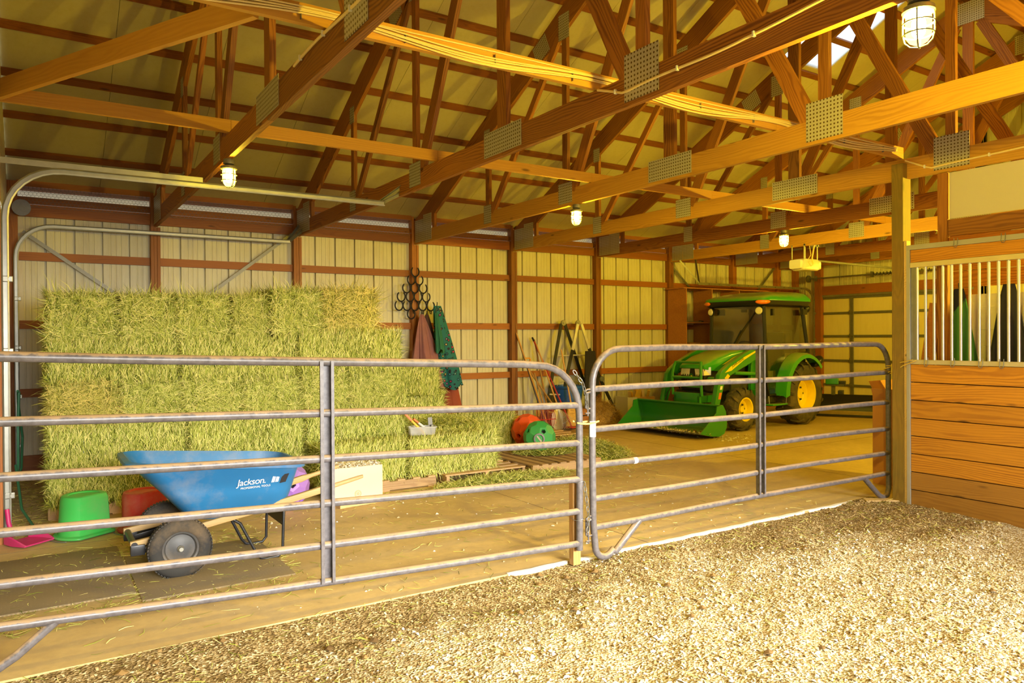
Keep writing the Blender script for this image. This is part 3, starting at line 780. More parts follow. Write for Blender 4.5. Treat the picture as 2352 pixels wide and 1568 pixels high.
pz = [1.358, 1.184, 1.012, .840, .668, .496, .322, .150, -.03]
for i, (t, b) in enumerate(zip(pz, pz[1:])):
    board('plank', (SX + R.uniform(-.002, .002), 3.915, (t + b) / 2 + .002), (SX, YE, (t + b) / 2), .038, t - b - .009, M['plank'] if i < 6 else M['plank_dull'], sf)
sfbox('joint_shade_sheet', YE, 3.915, 0.0, 1.35, .026, .036, plain('joint_shade_dark', (.05, .02, .005), .9), 0)  # dark sheet added behind the planks so the gaps read as shaded joints
bmb = bmesh.new(); tube(bmb, [(0, 0, 1.40), (0, 0, 2.287)], .0128, 14); barme = mesh_of('stall_bar', bmb, 50); barme.materials.append(M['alu'])
y = 3.862
while y > YE:
    o = link('bar', barme, None, sf); o.location = (0, y - 2.5, 0); y -= .0792
def uhook(y, z, flip):
    bm = bmesh.new(); w = .016
    tube(bm, [(-.036, -w, .03), (-.040, -w, -.02)] + [(-.045, -w * math.cos(a), -.03 - .022 * math.sin(a)) for a in [PI * i / 8 for i in range(9)]] + [(-.040, w, -.02), (-.036, w, .03)], .0032, 6)
    o = link('hook', mesh_of('hook', bm, 50), M['steel_dull'], sf); o.location = (0, y - 2.5, z)
for y in (3.76, 3.52, 3.28, 3.11): uhook(y, 1.395, 0)
for y in (3.49, 3.095): uhook(y, 2.49, 0)
# boarded partition above the stall front
up_ = thing('stall_partition', 'cream panel with orange boards above the stall front', 'partition', (7.18, 2.5, 2.5))
board('stud', (7.20, 3.655, 0.0), (7.20, 3.655, 3.155), .05, .09, M['truss'], up_, up=(0, 1, 0))
board('rail_board', (7.20, 3.605, 2.635), (7.20, YE, 2.635), .04, .155, M['truss'], up_); board('rail_board', (7.21, 3.605, 2.52), (7.21, YE, 2.52), .04, .06, M['girt'], up_)
bm = bmesh.new(); box(bm, (.02, (3.60 + YE) / 2 - 2.5, .435), (.012, 3.60 - YE, .43)); link('panel', mesh_of('panel', bm), plain('cream_panel', (0.66, 0.60, 0.44), .55, var=.03, nscale=2), up_)
# plank wall of the tack room behind the bars, white door standing in it
tk = struct('wall_stall'); PX = 8.25
for i in range(14):
    z = .09 + .178 * i
    for a, b in (((4.17, 3.93),) if z < 2.05 else ()) + (((3.08, -.3),) if z < 2.05 else ()) + (((4.17, -.3),) if z >= 2.05 else ()):
        board('plank', (PX, a, z), (PX, b, z), .03, .172, M['plank'], tk)
board('stud', (PX - .03, 4.20, 0), (PX - .03, 4.20, 2.5), .09, .06, M['truss'], tk, up=(0, 1, 0))
dr = struct('door_1'); bm = bmesh.new()
box(bm, (PX + .03, 3.505, 1.03), (.035, .83, 2.06), bevel=.003); link('door_leaf', mesh_of('door_leaf', bm), M['white'], dr)
for z0 in (.15, .66, 1.17, 1.62):
    for y0 in (3.30, 3.70):
        bm = bmesh.new(); box(bm, (PX + .012, y0, z0 + .19), (.012, .28, .34 if z0 < 1.6 else .24), bevel=.004); link('door_panel', mesh_of('door_panel', bm), M['white'], dr)
for y0 in (3.07, 3.94):
    bm = bmesh.new(); box(bm, (PX, y0, 1.03), (.07, .05, 2.06)); link('door_jamb', mesh_of('door_jamb', bm), M['girt'], dr)

def hanging_cloth(name, label, cat, loc, h, wtop, wbot, depth, m, seed=1, folds=7, normal_x=True, skew=0.0, parts=()):
    """cloth gathered on one hook and falling in folds"""
    rr = random.Random(seed); t = thing(name, label, cat, loc); bm = bmesh.new(); n = 44; rows = 18; secs = []
    ph = rr.uniform(0, 6)
    for j in range(rows + 1):
        v = j / rows; w = wtop + (wbot - wtop) * (v ** .8); d = .035 + (depth - .035) * min(1, v * 1.6); sec = []
        for k in range(n):
            a = 2 * PI * k / n
            f = 1 + .22 * math.sin(folds * a + ph + v * 1.3) * min(1, .3 + v) + .08 * math.sin(13 * a + ph * 2)
            yy = math.cos(a) * w / 2 * f + skew * v; xx = math.sin(a) * d / 2 * f
            zz = -h * v + (.035 * math.sin(3 * a + ph) if j == rows else 0)
            sec.append((-xx, yy, zz) if normal_x else (yy, xx, zz))
        secs.append(sec)
    loft(bm, secs); link('cloth', mesh_of('cloth', bm, 60), m, t)
    bm = bmesh.new(); tube(bm, [(0, 0, .06), (0, 0, .03), (.02 if normal_x else 0, 0 if normal_x else .02, -.02)], .008, 6); link('hanging_loop', mesh_of('hanging_loop', bm), M['black'], t)
    return t
def two_tone(name, a, b, axis='Y', edge=0.0, soft=.01, wob=.05):
    m, t, bb = nt(name); tc = N(t, 'ShaderNodeTexCoord'); s = N(t, 'ShaderNodeSeparateXYZ'); t.links.new(tc.outputs['Object'], s.inputs[0])
    n = noise_(t, tc.outputs['Object'], 5, 3)
    f = math_(t, 'ADD', s.outputs[axis], math_(t, 'MULTIPLY', math_(t, 'SUBTRACT', n, .5), wob * 4))
    f = ramp(t, math_(t, 'ADD', math_(t, 'MULTIPLY', math_(t, 'SUBTRACT', f, edge), 1 / soft), .5), [(0, (0, 0, 0)), (1, (1, 1, 1))])
    t.links.new(mixc(t, f, a, b), bb.inputs['Base Color']); bb.inputs['Roughness'].default_value = .75; return m
hanging_cloth('horse_blanket', 'green horse blanket with dark lining hanging behind the stall bars', 'blanket', (PX - .10, 3.985, 2.12), 1.35, .09, .46, .18, two_tone('green_navy_cloth', (0.06, 0.26, 0.08), (0.012, 0.02, 0.06), 'Z', -.16, .05, .2), 3)
hanging_cloth('horse_blanket', 'dark navy horse blanket hanging in front of the white stall door', 'blanket', (PX - .12, 3.50, 2.14), 1.35, .10, .44, .2, plain('navy_cloth', (0.018, 0.022, 0.055), .75, var=.3), 8)
lp = thing('leaning_board', 'dark red board leaning behind the first stall bars', 'board', (8.1, 4.40, 0))
board('board', (8.05, 4.46, 0.0), (8.2, 4.24, 1.98), .02, .14, M['osb'], lp, up=(0, 1, 0))

# ------------------------------------------------------------------ footing in the foreground
bd = struct('floor_bedding'); bm = bmesh.new()
def bed_h(x, y):
    p = Vector((x, y, 0))
    h = -.045 + .045 * noise.noise(p * 1.1) + .022 * noise.noise(p * 3.7 + Vector((5, 0, 0))) + .009 * noise.noise(p * 11) + .005 * noise.noise(p * 29)
    h += .05 * max(0, min(1, (x - 5.6) / 1.4)) * max(0, min(1, (y - 2.6) / 1.2))
    if y > 4.0:
        k = (y - 4.0) / .345; h = h * (1 - .8 * k) + k * (.004 if x < 2.8 else -.006 if x < 6.6 else .006)
    return h
def bed_dirty(x, y):
    p = Vector((x, y, 3))
    d = .62 * max(0, min(1, (y - 3.05 - .05 * x) / .9)) + .50 * max(0, min(1, (2.0 - x) / 1.8)) + .30 * max(0, min(1, (1.7 - y) / .8)) * max(0, min(1, (3 - x) / 2)) + .12
    d += .55 * max(0, min(1, (x - 4.7) / 1.6)) * max(0, min(1, (y - 2.9) / .7))
    return d + .42 * noise.noise(p * 1.3) + .2 * noise.noise(p * 3.1)
x0, x1, y0, y1 = -1.8, 7.1, .55, 4.345; st_ = .026; nx = int((x1 - x0) / st_); ny = int((y1 - y0) / st_)
vs_ = []; dirt = []
for j in range(ny + 1):
    for i in range(nx + 1):
        x = x0 + (x1 - x0) * i / nx; y = y0 + (y1 - y0) * j / ny
        vs_.append((x, y, bed_h(x, y))); dirt.append(bed_dirty(x, y))
fs = [(j * (nx + 1) + i, j * (nx + 1) + i + 1, (j + 1) * (nx + 1) + i + 1, (j + 1) * (nx + 1) + i) for j in range(ny) for i in range(nx)]
me = bpy.data.meshes.new('bedding'); me.from_pydata(vs_, [], fs); me.polygons.foreach_set('use_smooth', [True] * len(me.polygons))
at = me.attributes.new('dirty', 'FLOAT', 'POINT'); at.data.foreach_set('value', dirt)
link('bedding', me, M['bedding'], bd)
def scatter(name, n, sampler, maker, m, parent=None, seed=1):
    rr = random.Random(seed); V = []; F = []
    for _ in range(n):
        s = sampler(rr)
        if s is None: continue
        vv, ff = maker(rr, s); b = len(V); V += vv; F += [tuple(i + b for i in f) for f in ff]
    me = bpy.data.meshes.new(name); me.from_pydata(V, [], F); me.materials.append(m)
    o = link(name, me, None, parent); o['kind'] = 'stuff'; return o
def chip(smin, smax, lift=.5, flat=.5):
    def f(rr, p):
        s = rr.uniform(smin, smax) if rr.random() < .9 else smax * 1.5
        q = Euler((rr.uniform(-flat, flat), rr.uniform(-flat, flat), rr.uniform(0, 6.3))).to_matrix()
        a, b = s, s * rr.uniform(.35, .9); k = s * rr.uniform(.15, .5)
        pts = [(-a / 2, -b / 2 * rr.uniform(.6, 1), 0), (a / 2 * rr.uniform(.6, 1), -b / 2, 0), (a / 2, b / 2, 0), (-a / 2 * rr.uniform(.5, 1), b / 2, 0), (0, 0, k)]
        z = p[2] + s * lift * .3
        return [tuple(Vector((p[0], p[1], z)) + q @ Vector(v)) for v in pts], [(0, 1, 4), (1, 2, 4), (2, 3, 4), (3, 0, 4), (3, 2, 1, 0)]
    return f
def blade(lmin, lmax, w=.0022, lift=.012, tilt=.15):
    def f(rr, p):
        l = rr.uniform(lmin, lmax); a = rr.uniform(0, 6.3); ti = rr.uniform(-tilt, tilt); d = Vector((math.cos(a) * math.cos(ti), math.sin(a) * math.cos(ti), math.sin(ti)))
        s = Vector((-math.sin(a), math.cos(a), rr.uniform(-.6, .6))) * w; c = Vector((p[0], p[1], p[2] + abs(math.sin(ti)) * l / 2 + rr.uniform(.001, lift))); bend = Vector((-d.y, d.x, rr.uniform(0, .6))) * l * rr.uniform(-.16, .16)
        A, B, Cc = c - d * l / 2, c + bend, c + d * l / 2
        return [tuple(v) for v in (A - s, A + s, B + s, B - s, Cc + s * .4, Cc - s * .4)], [(0, 1, 2, 3), (3, 2, 4, 5)]
    return f
def samp_bed(rr):
    y = .9 + 3.42 * rr.random() ** 1.25; x = rr.uniform(max(-1.5, -.35 * y), min(7.05, 1.0 + 1.95 * y))
    d = bed_dirty(x, y)
    if rr.random() < d * 1.25: return None
    return (x, y, bed_h(x, y))
scatter('wood_shavings', 52000, samp_bed, chip(.006, .019, .6, .7), M['shaving'], bd, 4)
def samp_brown(rr):
    y = .9 + 3.43 * rr.random(); x = rr.uniform(max(-1.5, -.35 * y), min(7.05, 1.0 + 1.95 * y))
    if rr.random() > bed_dirty(x, y) * 1.1 + .26: return None
    return (x, y, bed_h(x, y))
scatter('brown_crumbs', 40000, samp_brown, chip(.005, .016, .5, .7), island('brown_crumb', [(0, (0.16, 0.095, 0.03)), (.4, (0.34, 0.22, 0.085)), (.75, (0.50, 0.36, 0.16)), (1, (0.66, 0.52, 0.29))]), bd, 5)
scatter('bedding_hay', 7000, samp_brown, blade(.03, .09, .0016, .008, .35), M['strand'], bd, 6)
def clod(rr, p):
    s = rr.uniform(.012, .032); V = []; 
    for (a, b, c) in ((1, 0, 0), (-1, 0, 0), (0, 1, 0), (0, -1, 0), (0, 0, 1), (0, 0, -1), (.6, .6, .6), (-.6, .6, .5), (.6, -.6, .5), (-.6, -.6, .6)):
        k = s * rr.uniform(.75, 1.15); V.append((p[0] + a * k, p[1] + b * k, p[2] + c * k * .75 + s * .4))
    return V, [(4, 6, 7), (4, 7, 9), (4, 9, 8), (4, 8, 6), (0, 2, 6), (2, 7, 6), (2, 1, 7), (1, 9, 7), (1, 3, 9), (3, 8, 9), (3, 0, 8), (0, 6, 8)]
def samp_clod(rr):
    x = rr.uniform(.3, 6.6); y = rr.uniform(1.5, 4.25)
    return (x, y, bed_h(x, y)) if rr.random() < bed_dirty(x, y) + .1 else None
scatter('dung_clods', 190, samp_clod, clod, M['clod'], bd, 9)
# litter on the slab
def samp_floor(rr):
    x = rr.uniform(.8, 6.2); y = 4.45 + 3.2 * rr.random() ** 1.3
    if rr.random() > .25 + .75 * max(0, 1 - abs(y - 6.6) / 1.2) * (1 if 1.5 < x < 3.8 else .35): return None
    return (x, y, .0)
scatter('floor_shavings', 620, samp_floor, chip(.007, .026, .2, .15), M['shaving'], fl, 11)
def samp_straw(rr):
    k = rr.random()
    if k < .42: x, y = rr.uniform(-.2, 1.6), rr.uniform(4.9, 6.7)
    elif k < .75: x, y = rr.gauss(4.6, 1.0), 7.28 - abs(rr.gauss(0, .22))
    else: x, y = rr.uniform(.2, 6.5), rr.uniform(4.4, 7.2)
    return (x, y, .004)
scatter('loose_hay', 5200, samp_straw, blade(.04, .13, .0018, .006, .06), M['strand'], fl, 12)
def samp_dark(rr): return (rr.uniform(-.2, .2), rr.uniform(7.3, 10.6), .0)
scatter('loose_hay', 900, samp_dark, blade(.04, .13, .0022, .012, .1), M['strand_gold'], fl, 13)
# ------------------------------------------------------------------ hay bales
BL, BW, BH = 1.14, .56, .40
def bale_meshes(seed, end, BL=BL, BW=BW, BH=BH):
    """body and loose strands of one bale. end=True: the front shows the cut, folded end pattern"""
    rr = random.Random(seed); bm = bmesh.new()
    r = bmesh.ops.create_grid(bm, x_segments=1, y_segments=1, size=.5); bmesh.ops.delete(bm, geom=r['verts'], context='VERTS')
    nx, ny, nz = (22, 11, 9) if not end else (11, 22, 9); idx = {}
    def v(i, j, k):
        if (i, j, k) not in idx:
            p = Vector((BL * (i / nx - .5), BW * (j / ny - .5), BH * k / nz)); c = Vector((0, 0, BH / 2)); q = p - c
            e = Vector((abs(q.x) / (BL / 2), abs(q.y) / (BW / 2), abs(q.z) / (BH / 2)))
            rnd = sum(1 for t in e if t > .84) - 1
            q *= 1 - .075 * max(0, rnd)
            nv = noise.noise(p * 5 + Vector((seed, 0, 0))); n2 = noise.noise(p * 16 + Vector((0, seed, 0)))
            q += q.normalized() * (.018 * nv + .012 * n2)
            fl = math.sin(p.x * 62 + seed) * .004
            q += Vector((0, q.y, q.z)).normalized() * fl
            for tx in ((-.30, .0, .30) if not end else (-.13, .13)):
                q -= Vector((0, q.y, q.z)).normalized() * .014 * math.exp(-((p.x - tx) / .022) ** 2)
            idx[(i, j, k)] = bm.verts.new(c + q)
        return idx[(i, j, k)]
    for i in range(nx):
        for j in range(ny):
            bm.faces.new((v(i, j, 0), v(i, j + 1, 0), v(i + 1, j + 1, 0), v(i + 1, j, 0))); bm.faces.new((v(i, j, nz), v(i + 1, j, nz), v(i + 1, j + 1, nz), v(i, j + 1, nz)))
    for i in range(nx):
        for k in range(nz):
            bm.faces.new((v(i, 0, k), v(i + 1, 0, k), v(i + 1, 0, k + 1), v(i, 0, k + 1))); bm.faces.new((v(i, ny, k), v(i, ny, k + 1), v(i + 1, ny, k + 1), v(i + 1, ny, k)))
    for j in range(ny):
        for k in range(nz):
            bm.faces.new((v(0, j, k), v(0, j, k + 1), v(0, j + 1, k + 1), v(0, j + 1, k))); bm.faces.new((v(nx, j, k), v(nx, j + 1, k), v(nx, j + 1, k + 1), v(nx, j, k + 1)))
    body = mesh_of('bale_body', bm, 70); body.materials.append(M['hay'])
    V = []; F = []
    def st(p, d, n, l, w):
        d = d.normalized(); s = d.cross(n).normalized() * w; out = n
        b = p + d * l * .5 + out * l * rr.uniform(-.02, .16) + d.cross(n) * l * rr.uniform(-.12, .12); c = p + d * l + out * l * rr.uniform(-.08, .30)
        a = p - out * .004; i = len(V); V.extend([tuple(a - s), tuple(a + s), tuple(b + s), tuple(b - s), tuple(c)]); F.extend([(i, i + 1, i + 2, i + 3), (i + 3, i + 2, i + 4)])
    faces = [((0, -1, 0), 4600 if not end else 3000), ((0, 0, 1), 1900), ((1, 0, 0), 1500), ((-1, 0, 0), 1500), ((0, 1, 0), 500)]
    for n, cnt in faces:
        n = Vector(n)
        for _ in range(cnt):
            a, b = rr.uniform(-1, 1), rr.uniform(-1, 1)
            p = Vector((BL / 2 * (n.x or a), BW / 2 * (n.y or (b if n.x == 0 and n.z else a if n.x else b)), BH / 2 + BH / 2 * (n.z or b)))
            p = Vector((0, 0, BH / 2)) + (p - Vector((0, 0, BH / 2))) * .985
            th = rr.uniform(0, 2 * PI)
            if n.y and not end: th = (PI / 2 if rr.random() < .75 else -PI / 2) + rr.gauss(0, .38)
            t1 = Vector((0, 1, 0)) if n.x else Vector((1, 0, 0)); t2 = Vector((0, 0, 1)) if not n.z else Vector((0, 1, 0))
            d = t1 * math.cos(th) + t2 * math.sin(th) + n * rr.uniform(.0, .35)
            l = rr.uniform(.05, .13) if not (end and rr.random() < .25) else rr.uniform(.12, .24)
            st(p, d, n, l, rr.uniform(.0013, .0031))
    # ragged fringe along the edges
    for _ in range(380):
        e = rr.choice(((0, -1, 1), (0, -1, -1), (1, -1, 0), (-1, -1, 0), (1, 0, 1), (-1, 0, 1)))
        p = Vector((BL / 2 * (e[0] or rr.uniform(-1, 1)), BW / 2 * (e[1] or rr.uniform(-1, 1)), BH / 2 + BH / 2 * (e[2] or rr.uniform(-1, 1)))) * .985
        d = Vector((e[0] + rr.uniform(-.8, .8), e[1] + rr.uniform(-.6, .4), e[2] * .6 + rr.uniform(-.9, .5)))
        st(p, d, Vector(e).normalized(), rr.uniform(.04, .13), .0016)
    ms = bpy.data.meshes.new('hay_strands'); ms.from_pydata(V, [], F)
    tw = bmesh.new()
    for tx in ((-.30, .0, .30) if not end else (-.13, .13)):
        tube(tw, [(tx, y, BH / 2 + z) for y, z in rrect(0, 0, BW / 2 - .004, BH / 2 - .004, .03, 3)], .0028, 5, closed=True)
    mt = mesh_of('twine', tw); mt.materials.append(twine)
    return body, ms, mt
twine = plain('blue_twine', (0.16, 0.26, 0.30), .6)
BALES = {('long', 0): bale_meshes(11, False), ('long', 1): bale_meshes(23, False), ('end', 0): bale_meshes(31, True, .56, 1.12, .40), ('end', 1): bale_meshes(47, True, .56, 1.12, .40)}
def bale(x0, x1, y0, y1, z0, z1, kind, label, var=0, mat='strand', rot=0.0):
    """stack position by its corner extents; 'end' bales have their length along Y"""
    t = thing('hay_bale', label, 'hay bale', ((x0 + x1) / 2, (y0 + y1) / 2, z0), (0, rr_b.uniform(-.012, .012), rot + rr_b.uniform(-.015, .015)), group='hay bales of the stack')
    b, s, w = BALES[(kind, var)]
    sx, sy, sz = (x1 - x0 - (.05 if kind == 'end' else .022)), (y1 - y0), (z1 - z0 - .008)
    if (z1 - z0) > 1: raise ValueError
    for nme, me, mm in (('bale_body', b, None), ('hay_strands', s, mat), ('twine', w, None)):
        o = link(nme, me, None, t); o.scale = (sx / BL, sy / BW, sz / BH) if kind == 'long' else (sx / .56, sy / 1.12, sz / .40)
        if mm:
            if not me.materials: me.materials.append(M['strand'])
            o.material_slots[0].link = 'OBJECT'; o.material_slots[0].material = M[mm]; o['kind'] = 'stuff'
    return t
rr_b = random.Random(77)
G = .008
# bottom course, on the pallets
bale(.10, 1.24, 7.86, 8.42, .12, .455, 'long', 'leftmost hay bale of the bottom course, behind the green tub', 0)
bale(1.26, 2.40, 7.84, 8.40, .12, .455, 'long', 'bottom course hay bale hidden behind the blue wheelbarrow tray', 1)
bale(2.45, 3.42, 7.44, 8.00, .12, .52, 'long', 'bottom course hay bale behind the carton of shavings', 0)
bale(3.44, 4.58, 7.43, 7.99, .12, .515, 'long', 'rightmost front hay bale of the bottom course, under the tool tote', 1)
bale(3.75, 4.95, 8.02, 8.58, .12, .51, 'long', 'hay bale lying right behind the tote bale, ending short of the red ball', 0)
bale(4.55, 5.70, 8.75, 9.30, .12, .56, 'long', 'low hay bale at the far right of the stack, left of the yellow sack', 1)
# second course
bale(.10, 1.26, 7.86, 8.42, .46, .875, 'long', 'second course hay bale at the left end of the stack', 1)
bale(1.28, 2.42, 7.86, 8.42, .46, .875, 'long', 'second course hay bale above the wheelbarrow, middle of the stack', 0)
bale(2.44, 3.62, 7.86, 8.42, .525, .93, 'long', 'second course hay bale at the right step, left of the tote', 1)
bale(3.30, 4.50, 8.60, 9.16, .52, .90, 'long', 'set back hay bale of the second course, behind the tote', 0)
# third course shows the ends
bale(.10, .67, 7.86, 8.98, .88, 1.235, 'end', 'golden hay bale end at the left of the third course', 0, 'strand_gold')
bale(.69, 1.22, 7.86, 8.98, .88, 1.235, 'end', 'third course hay bale end, second from the left beside the golden one', 1)
bale(1.24, 1.79, 7.86, 8.98, .88, 1.235, 'end', 'third course hay bale end, third from the left', 0)
bale(1.81, 2.38, 7.88, 9.00, .88, 1.235, 'end', 'third course hay bale end just left of the gate upright', 1)
bale(2.40, 2.92, 7.86, 8.98, .93, 1.26, 'end', 'third course hay bale end just right of the gate upright', 0)
bale(2.94, 3.42, 7.88, 9.00, .93, 1.26, 'end', 'last hay bale end of the third course, at its right edge', 1)
bale(3.45, 4.40, 8.55, 9.10, .905, 1.26, 'long', 'set back dark hay bale beside the mauve blanket', 0)
# fourth course
bale(.09, 1.19, 7.86, 8.42, 1.24, 1.615, 'long', 'fourth course hay bale at the left end of the stack', 0)
bale(1.21, 2.35, 7.86, 8.42, 1.24, 1.63, 'long', 'fourth course hay bale in the middle of the stack', 1)
bale(2.37, 3.56, 7.86, 8.42, 1.265, 1.70, 'long', 'fourth course hay bale at the right end, level with the mauve blanket', 0)
# top course
bale(.11, .67, 7.90, 9.02, 1.62, 2.06, 'end', 'top course hay bale, first from the left', 1)
bale(.69, 1.17, 7.90, 9.02, 1.62, 2.06, 'end', 'top course hay bale, second from the left', 0)
bale(1.19, 1.69, 7.92, 9.04, 1.635, 2.07, 'end', 'top course hay bale, third from the left', 1)
bale(1.71, 2.07, 7.90, 9.02, 1.635, 2.07, 'end', 'narrow top course hay bale, fourth from the left', 0)
bale(2.09, 2.63, 7.90, 9.02, 1.70, 2.15, 'end', 'top course hay bale, second from the right end', 1)
bale(2.65, 3.27, 7.90, 9.02, 1.70, 2.17, 'end', 'golden hay bale at the right end of the top course', 0, 'strand_gold')
bale(2.5, 3.62, 9.10, 9.66, 1.62, 2.02, 'long', 'hay bale just peeking out behind the right end of the top course', 1)
bale(2.4, 3.58, 8.5, 9.06, 1.27, 1.68, 'long', 'hay bale at the back of the fourth course, hidden behind the front row', 1)
bale(2.45, 3.6, 9.10, 9.66, 1.26, 1.61, 'long', 'hay bale under the one peeking out at the back', 0)
bale(2.45, 3.6, 9.12, 9.68, .88, 1.25, 'long', 'hay bale low at the back behind the third course', 1)

def hay_mound(name, label, c, rx, ry, h, n, seed, mat='strand', parent=None, lo=.06, hi=.17):
    """a loose heap: low body with thousands of strands"""
    rr = random.Random(seed); t = thing(name, label, 'hay', (*c[:2], c[2]))
    bm = bmesh.new(); rings = 10; seg = 36; prev = None
    def H(u, a):
        return h * (1 - u ** 1.6) * (1 + .3 * noise.noise(Vector((math.cos(a) * u * 2, math.sin(a) * u * 2, seed)))) if u < 1 else 0
    top = bm.verts.new((0, 0, H(0, 0)))
    for k in range(1, rings + 1):
        u = k / rings; ring = []
        for i in range(seg):
            a = 2 * PI * i / seg; w = 1 + .13 * noise.noise(Vector((math.cos(a), math.sin(a), seed * 3)))
            ring.append(bm.verts.new((rx * u * w * math.cos(a), ry * u * w * math.sin(a), H(u, a) + .004)))
        for i in range(seg):
            if prev: bm.faces.new((prev[i], ring[i], ring[(i + 1) % seg], prev[(i + 1) % seg]))
            else: bm.faces.new((top, ring[i], ring[(i + 1) % seg]))
        prev = ring
    link('heap', mesh_of('heap', bm, 80), M['hay'] if mat != 'straw' else plain('straw_mass', (.58, .36, .11), .95, 0, .5, 50, bmp=.6), t)
    def s(r2):
        a = r2.uniform(0, 6.3); u = math.sqrt(r2.random()) * 1.08
        return (rx * u * math.cos(a), ry * u * math.sin(a), H(min(1, u), a))
    scatter('strands', n, s, blade(lo, hi, .0021, .016, .55), M[mat], t, seed); t['kind'] = 'stuff'
    return t
hay_mound('loose_hay', 'loose hay heaped on the bales below the dark blankets', (4.02, 8.83, .90), .55, .30, .12, 2600, 5)
hay_mound('loose_hay', 'loose hay spilling over the step beside the tote', (4.35, 8.35, .51), .55, .35, .10, 2600, 6)
hay_mound('loose_hay', 'heap of loose hay on the floor behind the gate latch', (6.35, 8.15, 0), .75, .62, .22, 5200, 7)
hay_mound('loose_hay', 'loose hay strewn over the floor in front of the broken pallet', (4.5, 7.13, 0), .85, .16, .05, 3400, 8)
hay_mound('loose_hay', 'loose hay piled on the slatted pallet round the green ball', (5.75, 8.05, .12), .48, .35, .07, 2200, 9)
hay_mound('loose_straw', 'brown straw heap between the ladder and the white carton', (8.78, 10.66, 0), .62, .26, .42, 6500, 10, 'straw', hi=.24)

# ------------------------------------------------------------------ pallets
def pallet(label, loc, L, Wd, along, boards=7, miss=(), front=True):
    """along='X': stringers run along X (solid front); 'Y': stringers end-on"""
    t = thing('pallet', label, 'pallet', loc, group='wooden pallets'); m = M['pallet']; x, y, z = loc
    if along == 'X':
        for j in range(3):
            yy = y + .02 + (Wd - .04) * j / 2; board('stringer', (x, yy, z + .055), (x + L, yy, z + .055), .038, .09, m, t)
        n = boards
        for i in range(n):
            if i in miss: continue
            xx = x + .05 + (L - .1) * i / (n - 1)
            board('deck_board', (xx, y, z + .108), (xx + R.uniform(-.02, .02), y + Wd, z + .108), .09, .016, m, t)
        for i in (0, n // 2, n - 1):
            xx = x + .05 + (L - .1) * i / (n - 1); board('deck_board', (xx, y, z + .006), (xx, y + Wd, z + .006), .09, .012, m, t)
    else:
        for j in range(3):
            xx = x + .02 + (L - .04) * j / 2; board('stringer', (xx, y, z + .05), (xx, y + Wd, z + .05), .04, .088, m, t)
        for i in range(boards):
            if i in miss: continue
            yy = y + .05 + (Wd - .1) * i / (boards - 1); board('deck_board', (x - .01, yy, z + .103), (x + L + .01, yy + R.uniform(-.01, .01), z + .103), .09, .016, m, t)
    return t
pallet('left pallet under the hay, hidden behind the green and red tubs', (.1, 7.9, 0), 1.12, 1.0, 'X')
pallet('pallet under the hay behind the wheelbarrow', (1.3, 7.9, 0), 1.05, 1.0, 'X')
pallet('pallet with a broken front stringer right of the carton of shavings', (2.55, 7.38, 0), 1.2, 1.05, 'X')
pallet('pallet with three stringer ends showing under the tote bale', (3.85, 7.32, 0), 1.05, 1.1, 'Y', 7)
pallet('slatted pallet lying in front of the green and red balls', (4.97, 7.26, 0), 1.05, 1.12, 'X', 8)
pallet('far pallet on the floor behind the red ball', (5.95, 9.35, 0), 1.35, 1.15, 'Y', 6)
pallet('pallet under the low hay bale at the far right of the stack', (4.55, 8.72, 0), 1.1, .62, 'X', 6)

# ------------------------------------------------------------------ rubber mats
def mat_mat():
    m, t, b = nt('ribbed_rubber'); v, _ = coords(t, rnd=False); vo = N(t, 'ShaderNodeTexVoronoi', Scale=46.0); vo.inputs['Randomness'].default_value = .15
    t.links.new(v, vo.inputs['Vector']); n = noise_(t, v, 3, 5)
    c = mixc(t, n, (0.34, 0.25, 0.11), (0.50, 0.375, 0.18)); c = mixc(t, ramp(t, vo.outputs['Distance'], [(.25, (0, 0, 0)), (.5, (.7,) * 3)]), c, (0.17, 0.12, 0.06))
    t.links.new(c, b.inputs['Base Color']); b.inputs['Roughness'].default_value = .8; bump(t, b, vo.outputs['Distance'], -.6, .006); return m
mm_ = mat_mat()
for (a, b, c, d, lab) in ((-.25, .545, 5.33, 6.62, 'left rubber floor mat, strewn with hay, at the left edge'), (.56, 1.52, 5.14, 6.25, 'right rubber floor mat, under the wheelbarrow')):
    bm = bmesh.new(); box(bm, (0, 0, .006), (b - a, d - c, .012), bevel=.003); o = obj('rubber_mat', bm, mm_); o.location = ((a + b) / 2, (c + d) / 2, 0); tag(o, lab, 'mat', 'rubber mats')

# ------------------------------------------------------------------ tubs
def flat_back(r, z, flat):
    out = []
    for k in range(40):
        a = 2 * PI * k / 40; x, y = r * math.cos(a), r * math.sin(a)
        out.append((min(x, flat * r), y, z))
    return out
def tub(label, loc, rot, m, rb=.215, rt=.165, h=.35):
    t = thing('feed_tub', label, 'tub', loc, (0, 0, rot)); bm = bmesh.new()
    loft(bm, [flat_back(rb, .012, .72), flat_back(rb, .03, .72), flat_back(rb - .018, .036, .72), flat_back(rb - .022, .06, .72), flat_back(rt + .012, h - .04, .72), flat_back(rt, h - .008, .72), flat_back(rt - .02, h, .72), flat_back(rt - .045, h - .004, .72), flat_back(rt - .05, h - .012, .72)])
    link('tub_body', mesh_of('tub_body', bm, 40), m, t)
    bm = bmesh.new(); q = flat_back(rb + .004, .018, .72); tube(bm, q, .012, 8, closed=True); link('rolled_rim', mesh_of('rolled_rim', bm, 50), m, t)
    bm = bmesh.new(); tube(bm, [(.0 + .1 * math.cos(a), -rb - .012 - .03 * math.sin(a), .008) for a in [PI * i / 10 for i in range(11)]], .004, 6); link('bail', mesh_of('bail', bm), M['steel_dull'], t)
    return t
